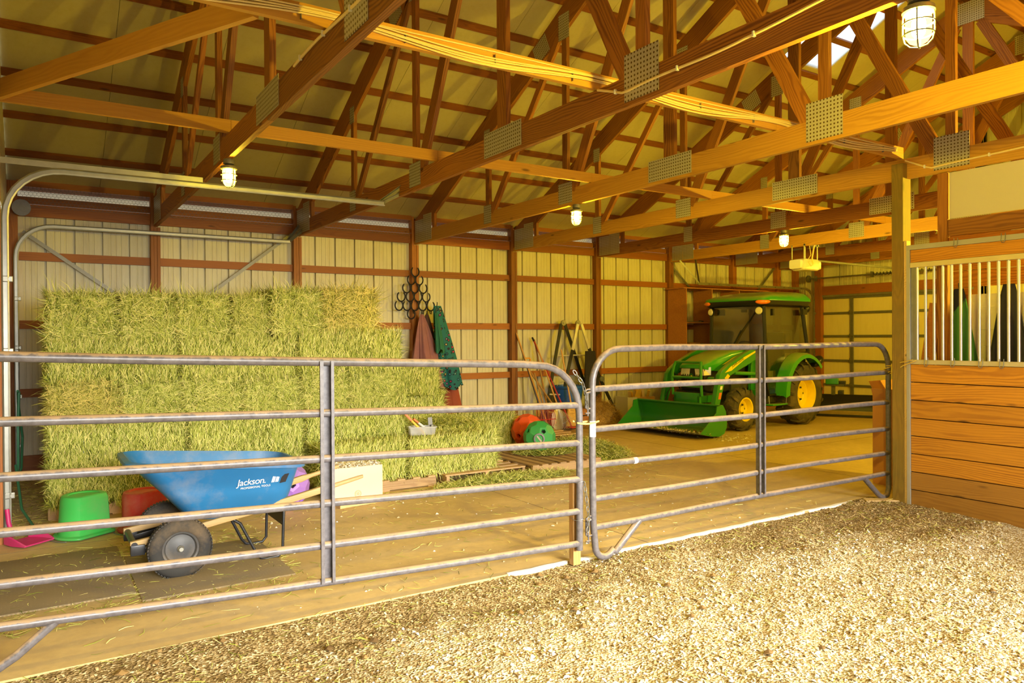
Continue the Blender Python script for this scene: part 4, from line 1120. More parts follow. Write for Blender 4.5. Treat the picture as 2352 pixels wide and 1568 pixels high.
def plastic(name, col, rough=.38, var=.06, dirt=(0.45, 0.36, 0.22), amt=.25): return plain(name, col, rough, 0, var, 5, dirt, amt)
tub('bright green tub upside down on the floor in front of the hay', (.35, 7.19, 0), -1.0, plastic('green_plastic', (0.055, 0.52, 0.09)))
tub('red tub upside down beside the green one, behind the wheelbarrow wheel', (.80, 7.12, 0), -1.1, plastic('red_plastic', (0.52, 0.02, 0.02)), .20, .165, .34)

# ------------------------------------------------------------------ polyhedral treat balls with holes
def treat_ball(label, loc, r, m, rot, cap=True):
    t = thing('treat_ball', label, 'ball', (loc[0], loc[1], loc[2]), rot, 'hay feeding balls'); bm = bmesh.new()
    bmesh.ops.create_icosphere(bm, subdivisions=2, radius=1.0)
    # dual of the once divided icosahedron: hexagon and pentagon facets
    bm.verts.ensure_lookup_table(); bm.normal_update()
    nb = bmesh.new(); cen = {}
    for f in bm.faces: cen[f.index] = nb.verts.new(f.calc_center_median().normalized() * r)
    facets = []
    for v in bm.verts:
        fs = list(v.link_faces); n = v.co.normalized(); s, u = frame_of(n)
        fs.sort(key=lambda f: math.atan2((f.calc_center_median() - v.co).dot(u), (f.calc_center_median() - v.co).dot(s)))
        facets.append((len(fs), n, [cen[f.index] for f in fs]))
    hole_faces = []
    for c, n, vv in facets:
        f = nb.faces.new(vv)
        if c == 5: hole_faces.append(f)
    bm.free(); nb.normal_update()
    hm = bmesh.new()
    for f in hole_faces:
        res = bmesh.ops.inset_region(nb, faces=[f], thickness=r * .06)
        fc = f.calc_center_median()
        for v in f.verts: v.co = fc + (v.co - fc).normalized() * r * .155
        d = bmesh.ops.extrude_face_region(nb, geom=[f]); vv = [g for g in d['geom'] if isinstance(g, bmesh.types.BMVert)]
        bmesh.ops.translate(nb, verts=vv, vec=-fc.normalized() * r * .22)
        ff = [g for g in d['geom'] if isinstance(g, bmesh.types.BMFace)]
        bmesh.ops.delete(nb, geom=ff + ([f] if f.is_valid else []), context='FACES')
    b = link('shell', mesh_of('shell', nb, 12), m, t)
    bm = bmesh.new(); bmesh.ops.create_icosphere(bm, subdivisions=2, radius=r * .72); link('dark_inside', mesh_of('dark_inside', bm, 60), M['black'], t)
    if cap:
        bm = bmesh.new(); Mx = Matrix.Rotation(PI / 2, 4, 'X')
        lathe(bm, [(r * .34, r * .88), (r * .34, r * 1.005), (r * .30, r * 1.02), (r * .25, r * 1.02), (r * .25, r * .93), (0, r * .93)], 24, Mx)
        link('screw_cap', mesh_of('screw_cap', bm, 40), plain('grey_cap', (0.22, 0.20, 0.19), .5), t)
        bm = bmesh.new(); box(bm, (0, -r * .95, 0), (r * .42, r * .05, r * .09), Euler((0, .9, 0)).to_matrix()); link('cap_bar', mesh_of('cap_bar', bm), plain('cap_bar', (0.5, 0.42, 0.3), .5), t)
    return t
treat_ball('green treat ball with round holes and a grey screw cap, on the slatted pallet', (5.60, 8.02, .12 + .207), .215, plastic('ball_green', (0.035, 0.34, 0.07), .4, .05, amt=.1), (0, 0, -.62))
treat_ball('red orange treat ball half hidden behind the green one', (5.77, 8.55, .12 + .225), .232, plastic('ball_red', (0.80, 0.085, 0.012), .4, .05, amt=.1), (.3, .2, .5), False)
treat_ball('purple treat ball behind the wheelbarrow handles', (2.02, 7.18, .228), .236, plastic('ball_purple', (0.34, 0.16, 0.60), .45, .05, amt=.2), (.25, .1, -.25), False)

# ------------------------------------------------------------------ carton of shavings
t = thing('carton', 'open pale carton heaped with white shavings in front of the hay', 'box', (2.72, 7.25, 0), (0, 0, -.01))
bm = bmesh.new(); w, d, h = .52, .36, .355
for c, s in (((0, -d / 2, h / 2), (w, .006, h)), ((0, d / 2, h / 2), (w, .006, h)), ((-w / 2, 0, h / 2), (.006, d, h)), ((w / 2, 0, h / 2), (.006, d, h)), ((0, 0, .02), (w, d, .006))): box(bm, c, s)
link('carton_walls', mesh_of('carton_walls', bm), M['boxpale'], t)
bm = bmesh.new(); bmesh.ops.create_grid(bm, x_segments=18, y_segments=14, size=.5)
for v in bm.verts:
    q = max(abs(v.co.x), abs(v.co.y)) * 2
    v.co = Vector((v.co.x * (w - .01), v.co.y * (d - .01), h - .012 + .03 * (1 - q ** 3) + .012 * noise.noise(v.co * 9)))
link('shavings_bed', mesh_of('shavings_bed', bm, 60), plain('shavings_mass', (0.84, 0.74, 0.50), .9, var=.2, nscale=60), t)
scatter('shavings', 2600, lambda r2: (r2.uniform(-w / 2 + .01, w / 2 - .01), r2.uniform(-d / 2 + .01, d / 2 - .01), h - .004 + .02 * r2.random()), chip(.008, .02, .5, .9), M['shaving'], t, 21)
bm = bmesh.new()
for r_ in (.034, .026): tube(bm, [(.0 + r_ * math.cos(a), -d / 2 - .004, .085 + r_ * math.sin(a)) for a in [2 * PI * i / 24 for i in range(24)]], .0016, 5, closed=True)
for a in [2 * PI * i / 8 for i in range(8)]: tube(bm, [(.006 * math.cos(a), -d / 2 - .004, .085 + .006 * math.sin(a)), (.016 * math.cos(a), -d / 2 - .004, .085 + .016 * math.sin(a))], .0022, 5)
link('round_emblem', mesh_of('round_emblem', bm), plain('carton_ink', (0.30, 0.17, 0.07), .8), t)
t = thing('wood_offcut', 'flat timber offcut on the floor in front of the carton', 'board', (2.70, 6.97, 0)); board('board', (2.46, 6.93, .016), (2.95, 7.0, .016), .10, .03, M['pine'], t)

# ------------------------------------------------------------------ tote of hand tools on the bale
t = thing('tote', 'clear plastic tote with hand tools on top of the front bale', 'tote', (3.75, 7.73, .53), (0, 0, -.28)); bm = bmesh.new()
w, d, h = .31, .16, .095
secs = [[(x, y, 0) for x, y in rrect(0, 0, w / 2 - .012, d / 2 - .012, .02)], [(x, y, h) for x, y in rrect(0, 0, w / 2, d / 2, .02)], [(x, y, h) for x, y in rrect(0, 0, w / 2 + .01, d / 2 + .01, .02)], [(x, y, h - .012) for x, y in rrect(0, 0, w / 2 + .01, d / 2 + .01, .02)]]
loft(bm, secs, cap=False); bm.faces.new([bm.verts.new(p) for p in secs[0]])
def milky():
    m, t, b = nt('milky_plastic'); tr = N(t, 'ShaderNodeBsdfTransparent'); df = N(t, 'ShaderNodeBsdfPrincipled', Roughness=.3); df.inputs['Base Color'].default_value = (.66, .64, .58, 1); mx = N(t, 'ShaderNodeMixShader'); mx.inputs[0].default_value = .55
    t.links.new(tr.outputs[0], mx.inputs[1]); t.links.new(df.outputs[0], mx.inputs[2]); t.links.new(mx.outputs[0], t.nodes['Material Output'].inputs['Surface']); return m
cl = milky(); link('bin', mesh_of('bin', bm, 40), cl, t)
def small_tool(name, label, p0, p1, r, m, head=None, hm=None):
    tt = thing(name, label, 'hand tool', p0); bm = bmesh.new(); p0 = Vector(p0); p1 = Vector(p1)
    tube(bm, [Vector((0, 0, 0)), (p1 - p0) * .5, p1 - p0], [r * .8, r, r * .75], 10); link('handle', mesh_of('handle', bm, 50), m, tt)
    if head:
        bm = bmesh.new(); d = (p1 - p0).normalized(); s, u = frame_of(d); box(bm, p1 - p0 + d * head[2] * .45, head, Matrix((s, u, d)).transposed(), bevel=.004); link('head', mesh_of('head', bm), hm, tt)
yel = plain('yellow_handle', (0.82, 0.50, 0.05), .45); org = plain('orange_handle', (0.85, 0.18, 0.02), .45)
small_tool('hatchet', 'yellow and orange handled tool leaning out of the tote', (3.76, 7.70, .545), (3.62, 7.735, .70), .016, yel, (.026, .026, .11), org)
small_tool('hand_brush', 'red orange brush lying across the tote', (3.80, 7.76, .60), (3.72, 7.77, .665), .016, plain('milky_handle', (.7, .68, .6), .4), (.045, .022, .075), org)
small_tool('hand_trowel', 'grey bladed trowel standing in the right of the tote', (3.85, 7.69, .545), (3.845, 7.70, .64), .014, M['black'], (.055, .012, .09), M['steel_dull'])

# ------------------------------------------------------------------ tall cardboard box behind the right gate
t = thing('cardboard_box', 'tall torn brown cardboard box standing beside the timber post', 'box', (8.1, 4.52, 0), (0, 0, .08)); bm = bmesh.new(); w, d, h = .56, .46, 1.02
for c, s in (((0, -d / 2, h / 2), (w, .006, h)), ((0, d / 2, h / 2), (w, .006, h)), ((-w / 2, 0, h / 2), (.006, d, h)), ((w / 2, 0, h / 2), (.006, d, h)), ((0, 0, .01), (w, d, .006))): box(bm, c, s)
link('box_walls', mesh_of('box_walls', bm), M['cardboard'], t)
bm = bmesh.new(); box(bm, (-w / 2 - .03, 0, h - .02), (.005, d * .96, .12), Euler((0, -.45, 0)).to_matrix()); box(bm, (0, d / 2 + .02, h + .05), (w * .96, .005, .13), Euler((-.5, 0, 0)).to_matrix()); link('flap', mesh_of('flap', bm), M['cardboard'], t)
t = thing('wood_offcut', 'small flat board under the right foot of the right gate', 'board', (7.1, 4.2, 0)); board('board', (6.92, 4.28, .0), (7.16, 4.06, .012), .12, .022, M['pine'], t)
# ------------------------------------------------------------------ wheelbarrow (local x towards the handles, y away from the viewer)
WB = thing('wheelbarrow', 'blue two-wheeled wheelbarrow with wooden handles standing on the rubber mat', 'wheelbarrow', (.84, 5.84, .012))
blue = plain('blue_tray', (0.02, 0.17, 0.40), .42, 0, .12, 6, (0.48, 0.36, 0.20), .30)
def wsec(x0, x1, y, z0, z1, r, n=5):
    """rounded rectangle section with tilted height: z goes z0 (x0) .. z1 (x1)"""
    out = []
    for px, py in rrect((x0 + x1) / 2, 0, (x1 - x0) / 2, y, r, n): out.append((px, py, z0 + (z1 - z0) * (px - x0) / (x1 - x0)))
    return out
bm = bmesh.new()
outer = [wsec(.12, .72, .22, .345, .33, .10), wsec(.06, .755, .245, .37, .345, .12), wsec(-.10, .80, .30, .56, .50, .13), wsec(-.29, .84, .355, .765, .665, .14), wsec(-.31, .855, .362, .775, .672, .14), wsec(-.335, .885, .385, .772, .668, .15), wsec(-.335, .885, .385, .800, .695, .15), wsec(-.30, .85, .355, .806, .702, .14), wsec(-.09, .785, .285, .56, .50, .12), wsec(.08, .735, .23, .385, .36, .11), wsec(.14, .70, .20, .36, .345, .09)]
loft(bm, outer); link('tray', mesh_of('tray', bm, 35), blue, WB)
def text_mesh(body, size, m, name, extrude=.0006, shear=0.0, spacing=1.0):
    cu = bpy.data.curves.new(name, 'FONT'); cu.body = body; cu.size = size; cu.extrude = extrude; cu.align_x = 'CENTER'; cu.align_y = 'CENTER'; cu.shear = shear; cu.space_character = spacing
    o = bpy.data.objects.new(name, cu); COL.objects.link(o); dg = bpy.context.evaluated_depsgraph_get(); me = bpy.data.meshes.new_from_object(o.evaluated_get(dg)); bpy.data.objects.remove(o); bpy.data.curves.remove(cu)
    me.materials.clear(); me.materials.append(m); return me
wh = plain('white_print', (0.85, 0.85, 0.83), .5, var=.02)
def on_tray(me, x, z, name):
    # near side wall of the tray leans outwards towards the rim
    o = link(name, me, None, WB); n = Vector((0, -.96, -.20)).normalized(); up = Vector((-.02, -.20, .96)); up = (up - n * up.dot(n)).normalized(); rt = up.cross(n)
    k = (z - .50) / .25; yy = -(.305 + .055 * k) - .004
    o.matrix_basis = Matrix(((rt.x, up.x, n.x, x), (rt.y, up.y, n.y, yy), (rt.z, up.z, n.z, z), (0, 0, 0, 1))); return o
on_tray(text_mesh('Jackson.', .068, wh, 'lettering', shear=.18, spacing=.92), .475, .598, 'lettering')
on_tray(text_mesh('PROFESSIONAL TOOLS', .0205, wh, 'lettering'), .505, .556, 'lettering')
bm = bmesh.new()
for a, b in ((-.05, -.028), (-.022, .0)): bm.faces.new([bm.verts.new(p) for p in ((a, -.022, 0), (b, -.022, 0), (b + .012, .024, 0), (a + .012, .024, 0))])
on_tray((lambda me: (me.materials.append(wh), me)[1])(mesh_of('emblem', bm, 'raw')), .665, .60, 'emblem')
bm = bmesh.new(); bm.faces.new([bm.verts.new(p) for p in ((-.02, -.035, 0), (.025, -.03, 0), (.05, .034, 0), (.0, .03, 0))]); on_tray((lambda me: (me.materials.append(M['black']), me)[1])(mesh_of('emblem', bm, 'raw')), .695, .60, 'emblem')
# handles: two long ash bars converging on the wheels
for s in (-1, 1):
    bm = bmesh.new(); yy = s * .215
    secs = []
    for x, z, hw, hh in ((-.30, .235, .019, .022), (.0, .275, .019, .022), (.6, .385, .019, .024), (.9, .445, .020, .025), (1.02, .47, .020, .026), (1.10, .487, .017, .018), (1.30, .53, .016, .016), (1.34, .538, .013, .013)):
        y2 = yy + s * (.06 * max(0, x) / 1.3)
        secs.append([(x, y2 + a, z + b) for a, b in rrect(0, 0, hw, hh, min(hw, hh) * (.3 if x < 1.05 else .95), 3)])
    loft(bm, secs); link('handle', mesh_of('handle', bm, 40), wood('handle_ash', (0.76, 0.50, 0.20), (0.55, 0.31, 0.10), 24, .5) if s < 0 else bpy.data.materials['handle_ash'], WB)
    bm = bmesh.new(); secs = []
    for x in (-.02, .14, .62, .74): secs.append([(x, yy + a, .30 + .19 * x + .03 + b) for a, b in rrect(0, 0, .016, .02, .004, 1)])
    # legs: bent flat steel hoop
    tube(bm, [(.33, yy, .345), (.42, yy - s * .0, .28), (.53, yy + s * .02, .05), (.56, yy + s * .02, .012), (.60, yy + s * .02, .0), (.69, yy + s * .02, .005), (.72, yy + s * .02, .04), (.725, yy + s * .02, .2), (.735, yy + s * .01, .37), (.76, yy, .405)], .011, 8)
    link('leg', mesh_of('leg', bm, 50), M['blackmetal'], WB)
bm = bmesh.new(); box(bm, (.735, -.0, .29), (.006, .40, .13), Euler((0, .12, 0)).to_matrix()); 
for y_ in (-.19, .19):
    for z_ in (.25, .33): box(bm, (.728, y_, z_), (.014, .016, .016))
link('leg_plate', mesh_of('leg_plate', bm), plain('brown_steel', (0.10, 0.07, 0.045), .5), WB)
bm = bmesh.new(); tube(bm, [(0, -.33, .19), (0, .36, .19)], .010, 10); box(bm, (-.13, -.215, .205), (.20, .04, .035), Euler((0, -.18, 0)).to_matrix(), bevel=.003); box(bm, (-.13, .215, .205), (.20, .04, .035), Euler((0, -.18, 0)).to_matrix(), bevel=.003)
tube(bm, [(-.275, -.24, .232), (-.275, .24, .232)], .022, 10); box(bm, (-.255, -.225, .20), (.09, .055, .07), bevel=.006); box(bm, (-.255, .225, .20), (.09, .055, .07), bevel=.006)
link('axle_frame', mesh_of('axle_frame', bm, 45), M['blackmetal'], WB)
for yy in (-.30, .33):
    bm = bmesh.new(); Mx = Matrix.Translation((0, yy, .19)) @ Matrix.Rotation(PI / 2, 4, 'X'); wdt = .045
    prof = [(.118, -wdt * .8), (.125, -wdt * .95), (.150, -wdt), (.180, -wdt * .92), (.198, -wdt * .6), (.204, -wdt * .2), (.204, wdt * .2), (.198, wdt * .6), (.180, wdt * .92), (.150, wdt), (.125, wdt * .95), (.118, wdt * .8)]
    lathe(bm, prof, 48, Mx)
    for k in range(56):
        a = 2 * PI * k / 56
        for zz in (-.018, .018):
            c = Mx @ Vector((.204 * math.cos(a + zz * 2), .204 * math.sin(a + zz * 2), zz)); box(bm, c, (.016, .026, .008), Matrix.Rotation(-a - PI / 2, 3, 'Y'))
    w = link('tyre', mesh_of('tyre', bm, 40), M['rubber'], WB)
    bm = bmesh.new(); lathe(bm, [(0, -.02), (.03, -.024), (.06, -.012), (.095, -.012), (.105, -.03), (.120, -.034), (.120, .034), (.105, .03), (.095, .012), (.06, .012), (.03, .024), (0, .02)], 40, Mx)
    link('wheel_disc', mesh_of('wheel_disc', bm, 35), plain('grey_wheel', (0.07, 0.068, 0.066), .5, .1, .2, 8, (0.30, 0.21, 0.11), .45) if yy < 0 else bpy.data.materials['grey_wheel'], WB)
    bm = bmesh.new(); lathe(bm, [(0, .055), (.014, .055), (.016, .04), (.022, .035), (.026, -.02), (.026, -.03)], 16, Mx); link('hub', mesh_of('hub', bm, 40), M['steel'], WB)
# ------------------------------------------------------------------ compact tractor with loader (local +x = forward, +y = its left, towards the viewer)
TR = thing('tractor', 'green and yellow compact tractor with a closed cab and front loader', 'tractor', (11.9, 9.33, 0), (0, 0, PI + .08))
def green_mat(name, col, dirt_amt):
    m, t, b = nt(name); v, _ = coords(t, rnd=False); n = noise_(t, v, 4, 5)
    g = N(t, 'ShaderNodeNewGeometry'); s = N(t, 'ShaderNodeSeparateXYZ'); t.links.new(g.outputs['Normal'], s.inputs[0])
    up = math_(t, 'ADD', s.outputs['Z'], math_(t, 'MULTIPLY', math_(t, 'SUBTRACT', n, .5), .5))
    f = ramp(t, up, [(.55, (0, 0, 0)), (.95, (dirt_amt,) * 3)])          # barn dust lying on the flat tops
    t.links.new(mixc(t, f, col, (0.50, 0.36, 0.12)), b.inputs['Base Color']); b.inputs['Roughness'].default_value = .3
    b.inputs['Coat Weight'].default_value = .5; b.inputs['Coat Roughness'].default_value = .1; return m
GR = green_mat('tractor_green', (0.04, 0.31, 0.025), .5); GRL = green_mat('loader_green', (0.03, 0.24, 0.03), .35)
YE_ = plain('tractor_yellow', (0.90, 0.68, 0.008), .4, 0, .05, 6, (0.4, 0.28, 0.08), .2, coat=.3)
DK = plain('chassis_dark', (0.05, 0.055, 0.035), .6, .2, .4, 14, (0.20, 0.14, 0.06), .5)
CABB = plain('cab_black', (0.014, 0.014, 0.013), .35, 0, .2)
ORG = plain('amber_lens', (0.90, 0.20, 0.01), .25, 0, .05, coat=.5); LENS = plain('clear_lens', (0.85, 0.80, 0.68), .15, .25, .1, coat=.6)
TRR = plain('tractor_tyre', (0.062, 0.052, 0.036), .85, 0, .3, 8, (0.22, 0.155, 0.075), .6)
def tpart(name, bm, m, parent=TR, sm=40): return link(name, mesh_of(name, bm, sm), m, parent)
def wheel(name, x, y, R_, w, rim, lugs, side):
    wh_ = bpy.data.objects.new(name, None); COL.objects.link(wh_); wh_.parent = TR; wh_.location = (x, y, R_); 
    Mx = Matrix.Rotation(-PI / 2 * side, 4, 'X'); r0 = R_ - .028; h = w / 2
    bm = bmesh.new()
    lathe(bm, [(rim, -h * .75), (rim + .03, -h * .9), (rim + (r0 - rim) * .5, -h), (r0 - .05, -h * .93), (r0 - .012, -h * .80), (r0, -h * .45), (r0, h * .45), (r0 - .012, h * .80), (r0 - .05, h * .93), (rim + (r0 - rim) * .5, h), (rim + .03, h * .9), (rim, h * .75)], 56, Mx)
    tpart('tyre', bm, TRR, wh_)
    bm = bmesh.new()
    for k in range(lugs):
        for s in (-1, 1):
            a0 = 2 * PI * (k + (.5 if s > 0 else 0)) / lugs; secs = []
            for i in range(6):
                u = i / 5; zz = s * (.01 + u * (h * .98)); a = a0 + .30 * (1.9 / lugs * 8) * u * .55; rr_ = r0 + .026 - (.055 * max(0, u - .72) / .28 if u > .72 else 0)
                ww = .021 + .012 * u; ta = ww / R_
                c = []
                for (da, rad) in ((-ta, r0 - .07 if u > .8 else r0 - .012), (ta, r0 - .07 if u > .8 else r0 - .012), (ta * .7, rr_), (-ta * .7, rr_)):
                    c.append(Mx @ Vector((rad * math.cos(a + da), rad * math.sin(a + da), zz)))
                secs.append(c)
            loft(bm, secs)
    o = tpart('lugs', bm, TRR, wh_)
    bm = bmesh.new(); d = h * .55
    lathe(bm, [(rim + .004, h * .76), (rim + .012, h * .83), (rim - .012, h * .80), (rim - .03, h * .45), (rim - .04, d * .2), (rim * .62, d * .1), (rim * .55, -.01), (rim * .30, -.01), (rim * .28, .03), (0, .03)], 48, Mx); tpart('rim', bm, YE_, wh_)
    bm = bmesh.new(); lathe(bm, [(rim - .01, -h * .74), (rim - .03, -h * .3), (0, -h * .3)], 32, Mx); tpart('rim_back', bm, YE_, wh_)
    bm = bmesh.new()
    for k in range(6):
        a = PI / 3 * k; c = Mx @ Vector((rim * .42 * math.cos(a), rim * .42 * math.sin(a), -.0)); box(bm, c, (.03, .03, .03))
    tpart('wheel_nuts', bm, DK, wh_)
    if R_ > .45:
        bm = bmesh.new(); lathe(bm, [(0, d * .12 + .004), (.03, d * .12 + .004)], 12, Mx @ Matrix.Translation((rim * .72, 0, 0))); tpart('valve_hole', bm, GR, wh_)
    return wh_
for s in (1, -1):
    wheel('rear_wheel', 0, s * .64, .565, .40, .30, 15, s); wheel('front_wheel', 1.66, s * .56, .375, .26, .195, 13, s)
# chassis, axles, steps
bm = bmesh.new(); box(bm, (.85, 0, .52), (1.9, .36, .34), bevel=.02); box(bm, (0, 0, .56), (.55, .5, .5), bevel=.04); box(bm, (0, 0, .565), (.2, 1.2, .2), bevel=.03); box(bm, (1.66, 0, .40), (.16, 1.0, .14), bevel=.02); box(bm, (1.9, 0, .62), (.55, .40, .40), bevel=.02); box(bm, (.55, .42, .55), (.55, .22, .26), bevel=.03); box(bm, (.55, -.42, .55), (.55, .22, .26), bevel=.03)
tpart('chassis', bm, DK)
for s in (1, -1):
    bm = bmesh.new(); box(bm, (.80, s * .70, .415), (.46, .16, .03), bevel=.012); tpart('step', bm, GR)
bm = bmesh.new(); tube(bm, [(.63, .78, .43), (.63, .80, .66)], .007, 6); tube(bm, [(.9, .62, .42), (.9, .60, .62)], .01, 6); tpart('step_rod', bm, M['steel'])
# hood: lofted, dropping to the nose
def hsec(x, hw, zb, zt, r=.07):
    out = [(x, hw, zb), (x, hw * 1.01, zb + (zt - zb) * .55), (x, hw * .97, zt - r)]
    for k in range(1, 5):
        a = PI / 2 * k / 5; out.append((x, (hw * .97 - r) + r * math.cos(a), zt - r + r * math.sin(a)))
    out.append((x, hw * .5, zt + .012)); out.append((x, 0, zt + .016))
    return out + [(p[0], -p[1], p[2]) for p in out[-2::-1]]
bm = bmesh.new(); loft(bm, [hsec(.88, .36, 1.14, 1.44, .09), hsec(1.2, .36, 1.10, 1.42, .09), hsec(1.6, .35, 1.06, 1.365, .09), hsec(1.95, .33, 1.03, 1.285, .09), hsec(2.16, .31, 1.05, 1.20, .07), hsec(2.27, .27, 1.075, 1.145, .04), hsec(2.29, .22, 1.085, 1.115, .02)])
tpart('hood', bm, GR)
bm = bmesh.new(); loft(bm, [[(x, y, z) for y, z in rrect(0, (zb + zt) / 2, hw, (zt - zb) / 2, .03, 3)] for x, hw, zb, zt in ((.88, .33, .66, 1.16), (1.9, .31, .66, 1.08), (2.18, .28, .68, 1.09), (2.255, .25, .72, 1.09))])
tpart('grille_body', bm, plain('grille_black', (0.02, 0.02, 0.017), .55, 0, .3))
bm = bmesh.new()
for k in range(9): box(bm, (2.262, -.20 + .05 * k, .86), (.01, .014, .24))
tpart('grille_bars', bm, CABB)
bm = bmesh.new()
for s in (1, -1): loft(bm, [[(x, s * y, z) for y, z in q] for x, q in ((2.262, [(.05, 1.075), (.235, 1.085), (.255, .965), (.075, .945)]), (2.17, [(.05, 1.10), (.325, 1.11), (.325, .97), (.075, .945)]))])
tpart('headlight', bm, LENS)
bm = bmesh.new()
pts = [(0, .045), (.012, .03), (.03, .034), (.046, .028), (.03, .02), (.05, .0), (.035, -.006), (.018, -.002), (-.008, -.004), (-.03, -.016), (-.045, -.008), (-.03, .002), (-.012, .008)]
bm.faces.new([bm.verts.new((2.272, -a * .8, .93 + b * .8)) for a, b in pts]); bm.faces.new([bm.verts.new(p) for p in [(2.270, -.02 + .055 * math.cos(a), .94 + .055 * math.sin(a)) for a in [2 * PI * k / 20 for k in range(20)]]])
em = link('leaping_emblem', mesh_of('leaping_emblem', bm, 'raw'), None, TR); em.data.materials.append(YE_); em.data.materials.append(plain('emblem_green', (.02, .12, .02), .4)); em.data.polygons[1].material_index = 1
# yellow side stripes and lettering
for s in (1, -1):
    bm = bmesh.new()
    q = [(1.92, 1.135), (1.0, 1.33), (1.02, 1.375), (1.3, 1.34), (1.6, 1.27)]
    bm.faces.new([bm.verts.new((x, s * (.372 - .018 * max(0, x - 1.2)), z)) for x, z in q]); link('hood_stripe', mesh_of('hood_stripe', bm, 'raw'), YE_, TR)
# grille guard
bm = bmesh.new(); gx = 2.42
for y in (-.31, .31): tube(bm, [(gx - .02, y, .62), (gx, y, .86), (gx, y, 1.0), (gx - .02, y * .94, 1.12), (gx - .05, y * .88, 1.20)], .026, 8)
for z, xx, k in ((1.19, gx - .05, .88), (.93, gx, 1)): tube(bm, [(xx, -.31 * k, z), (xx, .31 * k, z)], .022, 8)
box(bm, (gx, 0, .80), (.02, .60, .07)); box(bm, (gx - .03, 0, .55), (.06, .56, .24), bevel=.01); box(bm, (gx - .2, .25, .56), (.4, .03, .12)); box(bm, (gx - .2, -.25, .56), (.4, .03, .12))
tpart('grille_guard', bm, GRL)
# loader
for s in (1, -1):
    la = bpy.data.objects.new('loader_arm', None); COL.objects.link(la); la.parent = TR
    y = s * .56; up = [(1.02, 1.44), (1.30, 1.44), (1.62, 1.33), (2.02, 1.17), (2.22, 1.06), (2.30, .98), (2.42, .52), (2.46, .40)]; lo = [(2.37, .36), (2.30, .48), (2.17, .86), (2.08, .95), (1.75, 1.06), (1.45, 1.16), (1.22, 1.26), (1.04, 1.30)]
    bm = bmesh.new(); prism(bm, up + lo, y - .042, y + .042, 'Y'); bmesh.ops.bevel(bm, geom=bm.edges[:], offset=.006, segments=1, affect='EDGES'); tpart('arm_beam', bm, GRL, la)
    bm = bmesh.new(); q = [(2.16, 1.02), (2.00, 1.12), (1.62, 1.275), (1.24, 1.395), (1.26, 1.36), (1.62, 1.225), (1.98, 1.05)]; bm.faces.new([bm.verts.new((x, y + s * .0445, z)) for x, z in q]); link('arm_stripe', mesh_of('arm_stripe', bm, 'raw'), YE_, la)
    if s > 0:
        tm = text_mesh('JOHN DEERE', .062, plain('deep_green_print', (.015, .10, .015), .4), 'lettering', shear=.1); o = link('lettering', tm, None, la)
        d = Vector((-.40, 0, .165)).normalized(); n = Vector((0, 1, 0)); u = n.cross(d); o.matrix_basis = Matrix(((d.x, u.x, n.x, 1.80), (d.y, u.y, n.y, y + .047), (d.z, u.z, n.z, 1.185), (0, 0, 0, 1)))
        bm = bmesh.new(); bm.faces.new([bm.verts.new((x, y + .0445, z)) for x, z in ((2.30, .74), (2.24, .74), (2.22, .80), (2.28, .80))]); link('warning_label', mesh_of('warning_label', bm, 'raw'), M['white'], la)
        bm = bmesh.new(); bm.faces.new([bm.verts.new((x, y + .0445, z)) for x, z in ((2.345, .58), (2.275, .58), (2.245, .69), (2.315, .69))]); link('warning_label', mesh_of('warning_label', bm, 'raw'), plain('orange_label', (.62, .16, .03), .5), la)
        bm = bmesh.new(); bm.faces.new([bm.verts.new((x, y + .0445, z)) for x, z in ((2.17, .93), (2.08, 1.00), (2.02, .96), (2.10, .88))]); link('arm_badge', mesh_of('arm_badge', bm, 'raw'), YE_, la)
    bm = bmesh.new(); tube(bm, [(2.20, y, 1.0), (2.33, y, .62)], .032, 10); tube(bm, [(2.33, y, .62), (2.42, y, .38)], .014, 8); box(bm, (2.17, y, 1.04), (.07, .075, .07), bevel=.01); tpart('bucket_cylinder', bm, GR, la)
    bm = bmesh.new(); tube(bm, [(1.10, y - s * .07, .96), (1.75, y - s * .07, 1.0)], .034, 10); tube(bm, [(1.75, y - s * .07, 1.0), (2.0, y - s * .07, 1.03)], .016, 8); tpart('lift_cylinder', bm, GR, la)
    bm = bmesh.new(); prism(bm, [(.98, .5), (1.22, .5), (1.24, 1.0), (1.18, 1.44), (1.0, 1.44), (.98, 1.1)], y - s * .12 - .03, y - s * .12 + .03, 'Y'); box(bm, (1.12, y - s * .2, .62), (.2, .4, .12)); tpart('mast', bm, GRL, la)
    bm = bmesh.new(); tube(bm, [(2.20, y - s * .05, 1.04), (2.26, y - s * .09, .95), (2.22, y - s * .10, .80), (2.30, y - s * .07, .68), (2.40, y - s * .05, .50)], .009, 6); tube(bm, [(2.15, y - s * .05, 1.0), (2.12, y - s * .12, .9), (2.2, y - s * .12, .75)], .009, 6); tpart('hose', bm, M['black'], la)
bm = bmesh.new(); tube(bm, [(2.16, -.56, .90), (2.16, .56, .90)], .045, 10); tpart('cross_tube', bm, GRL)
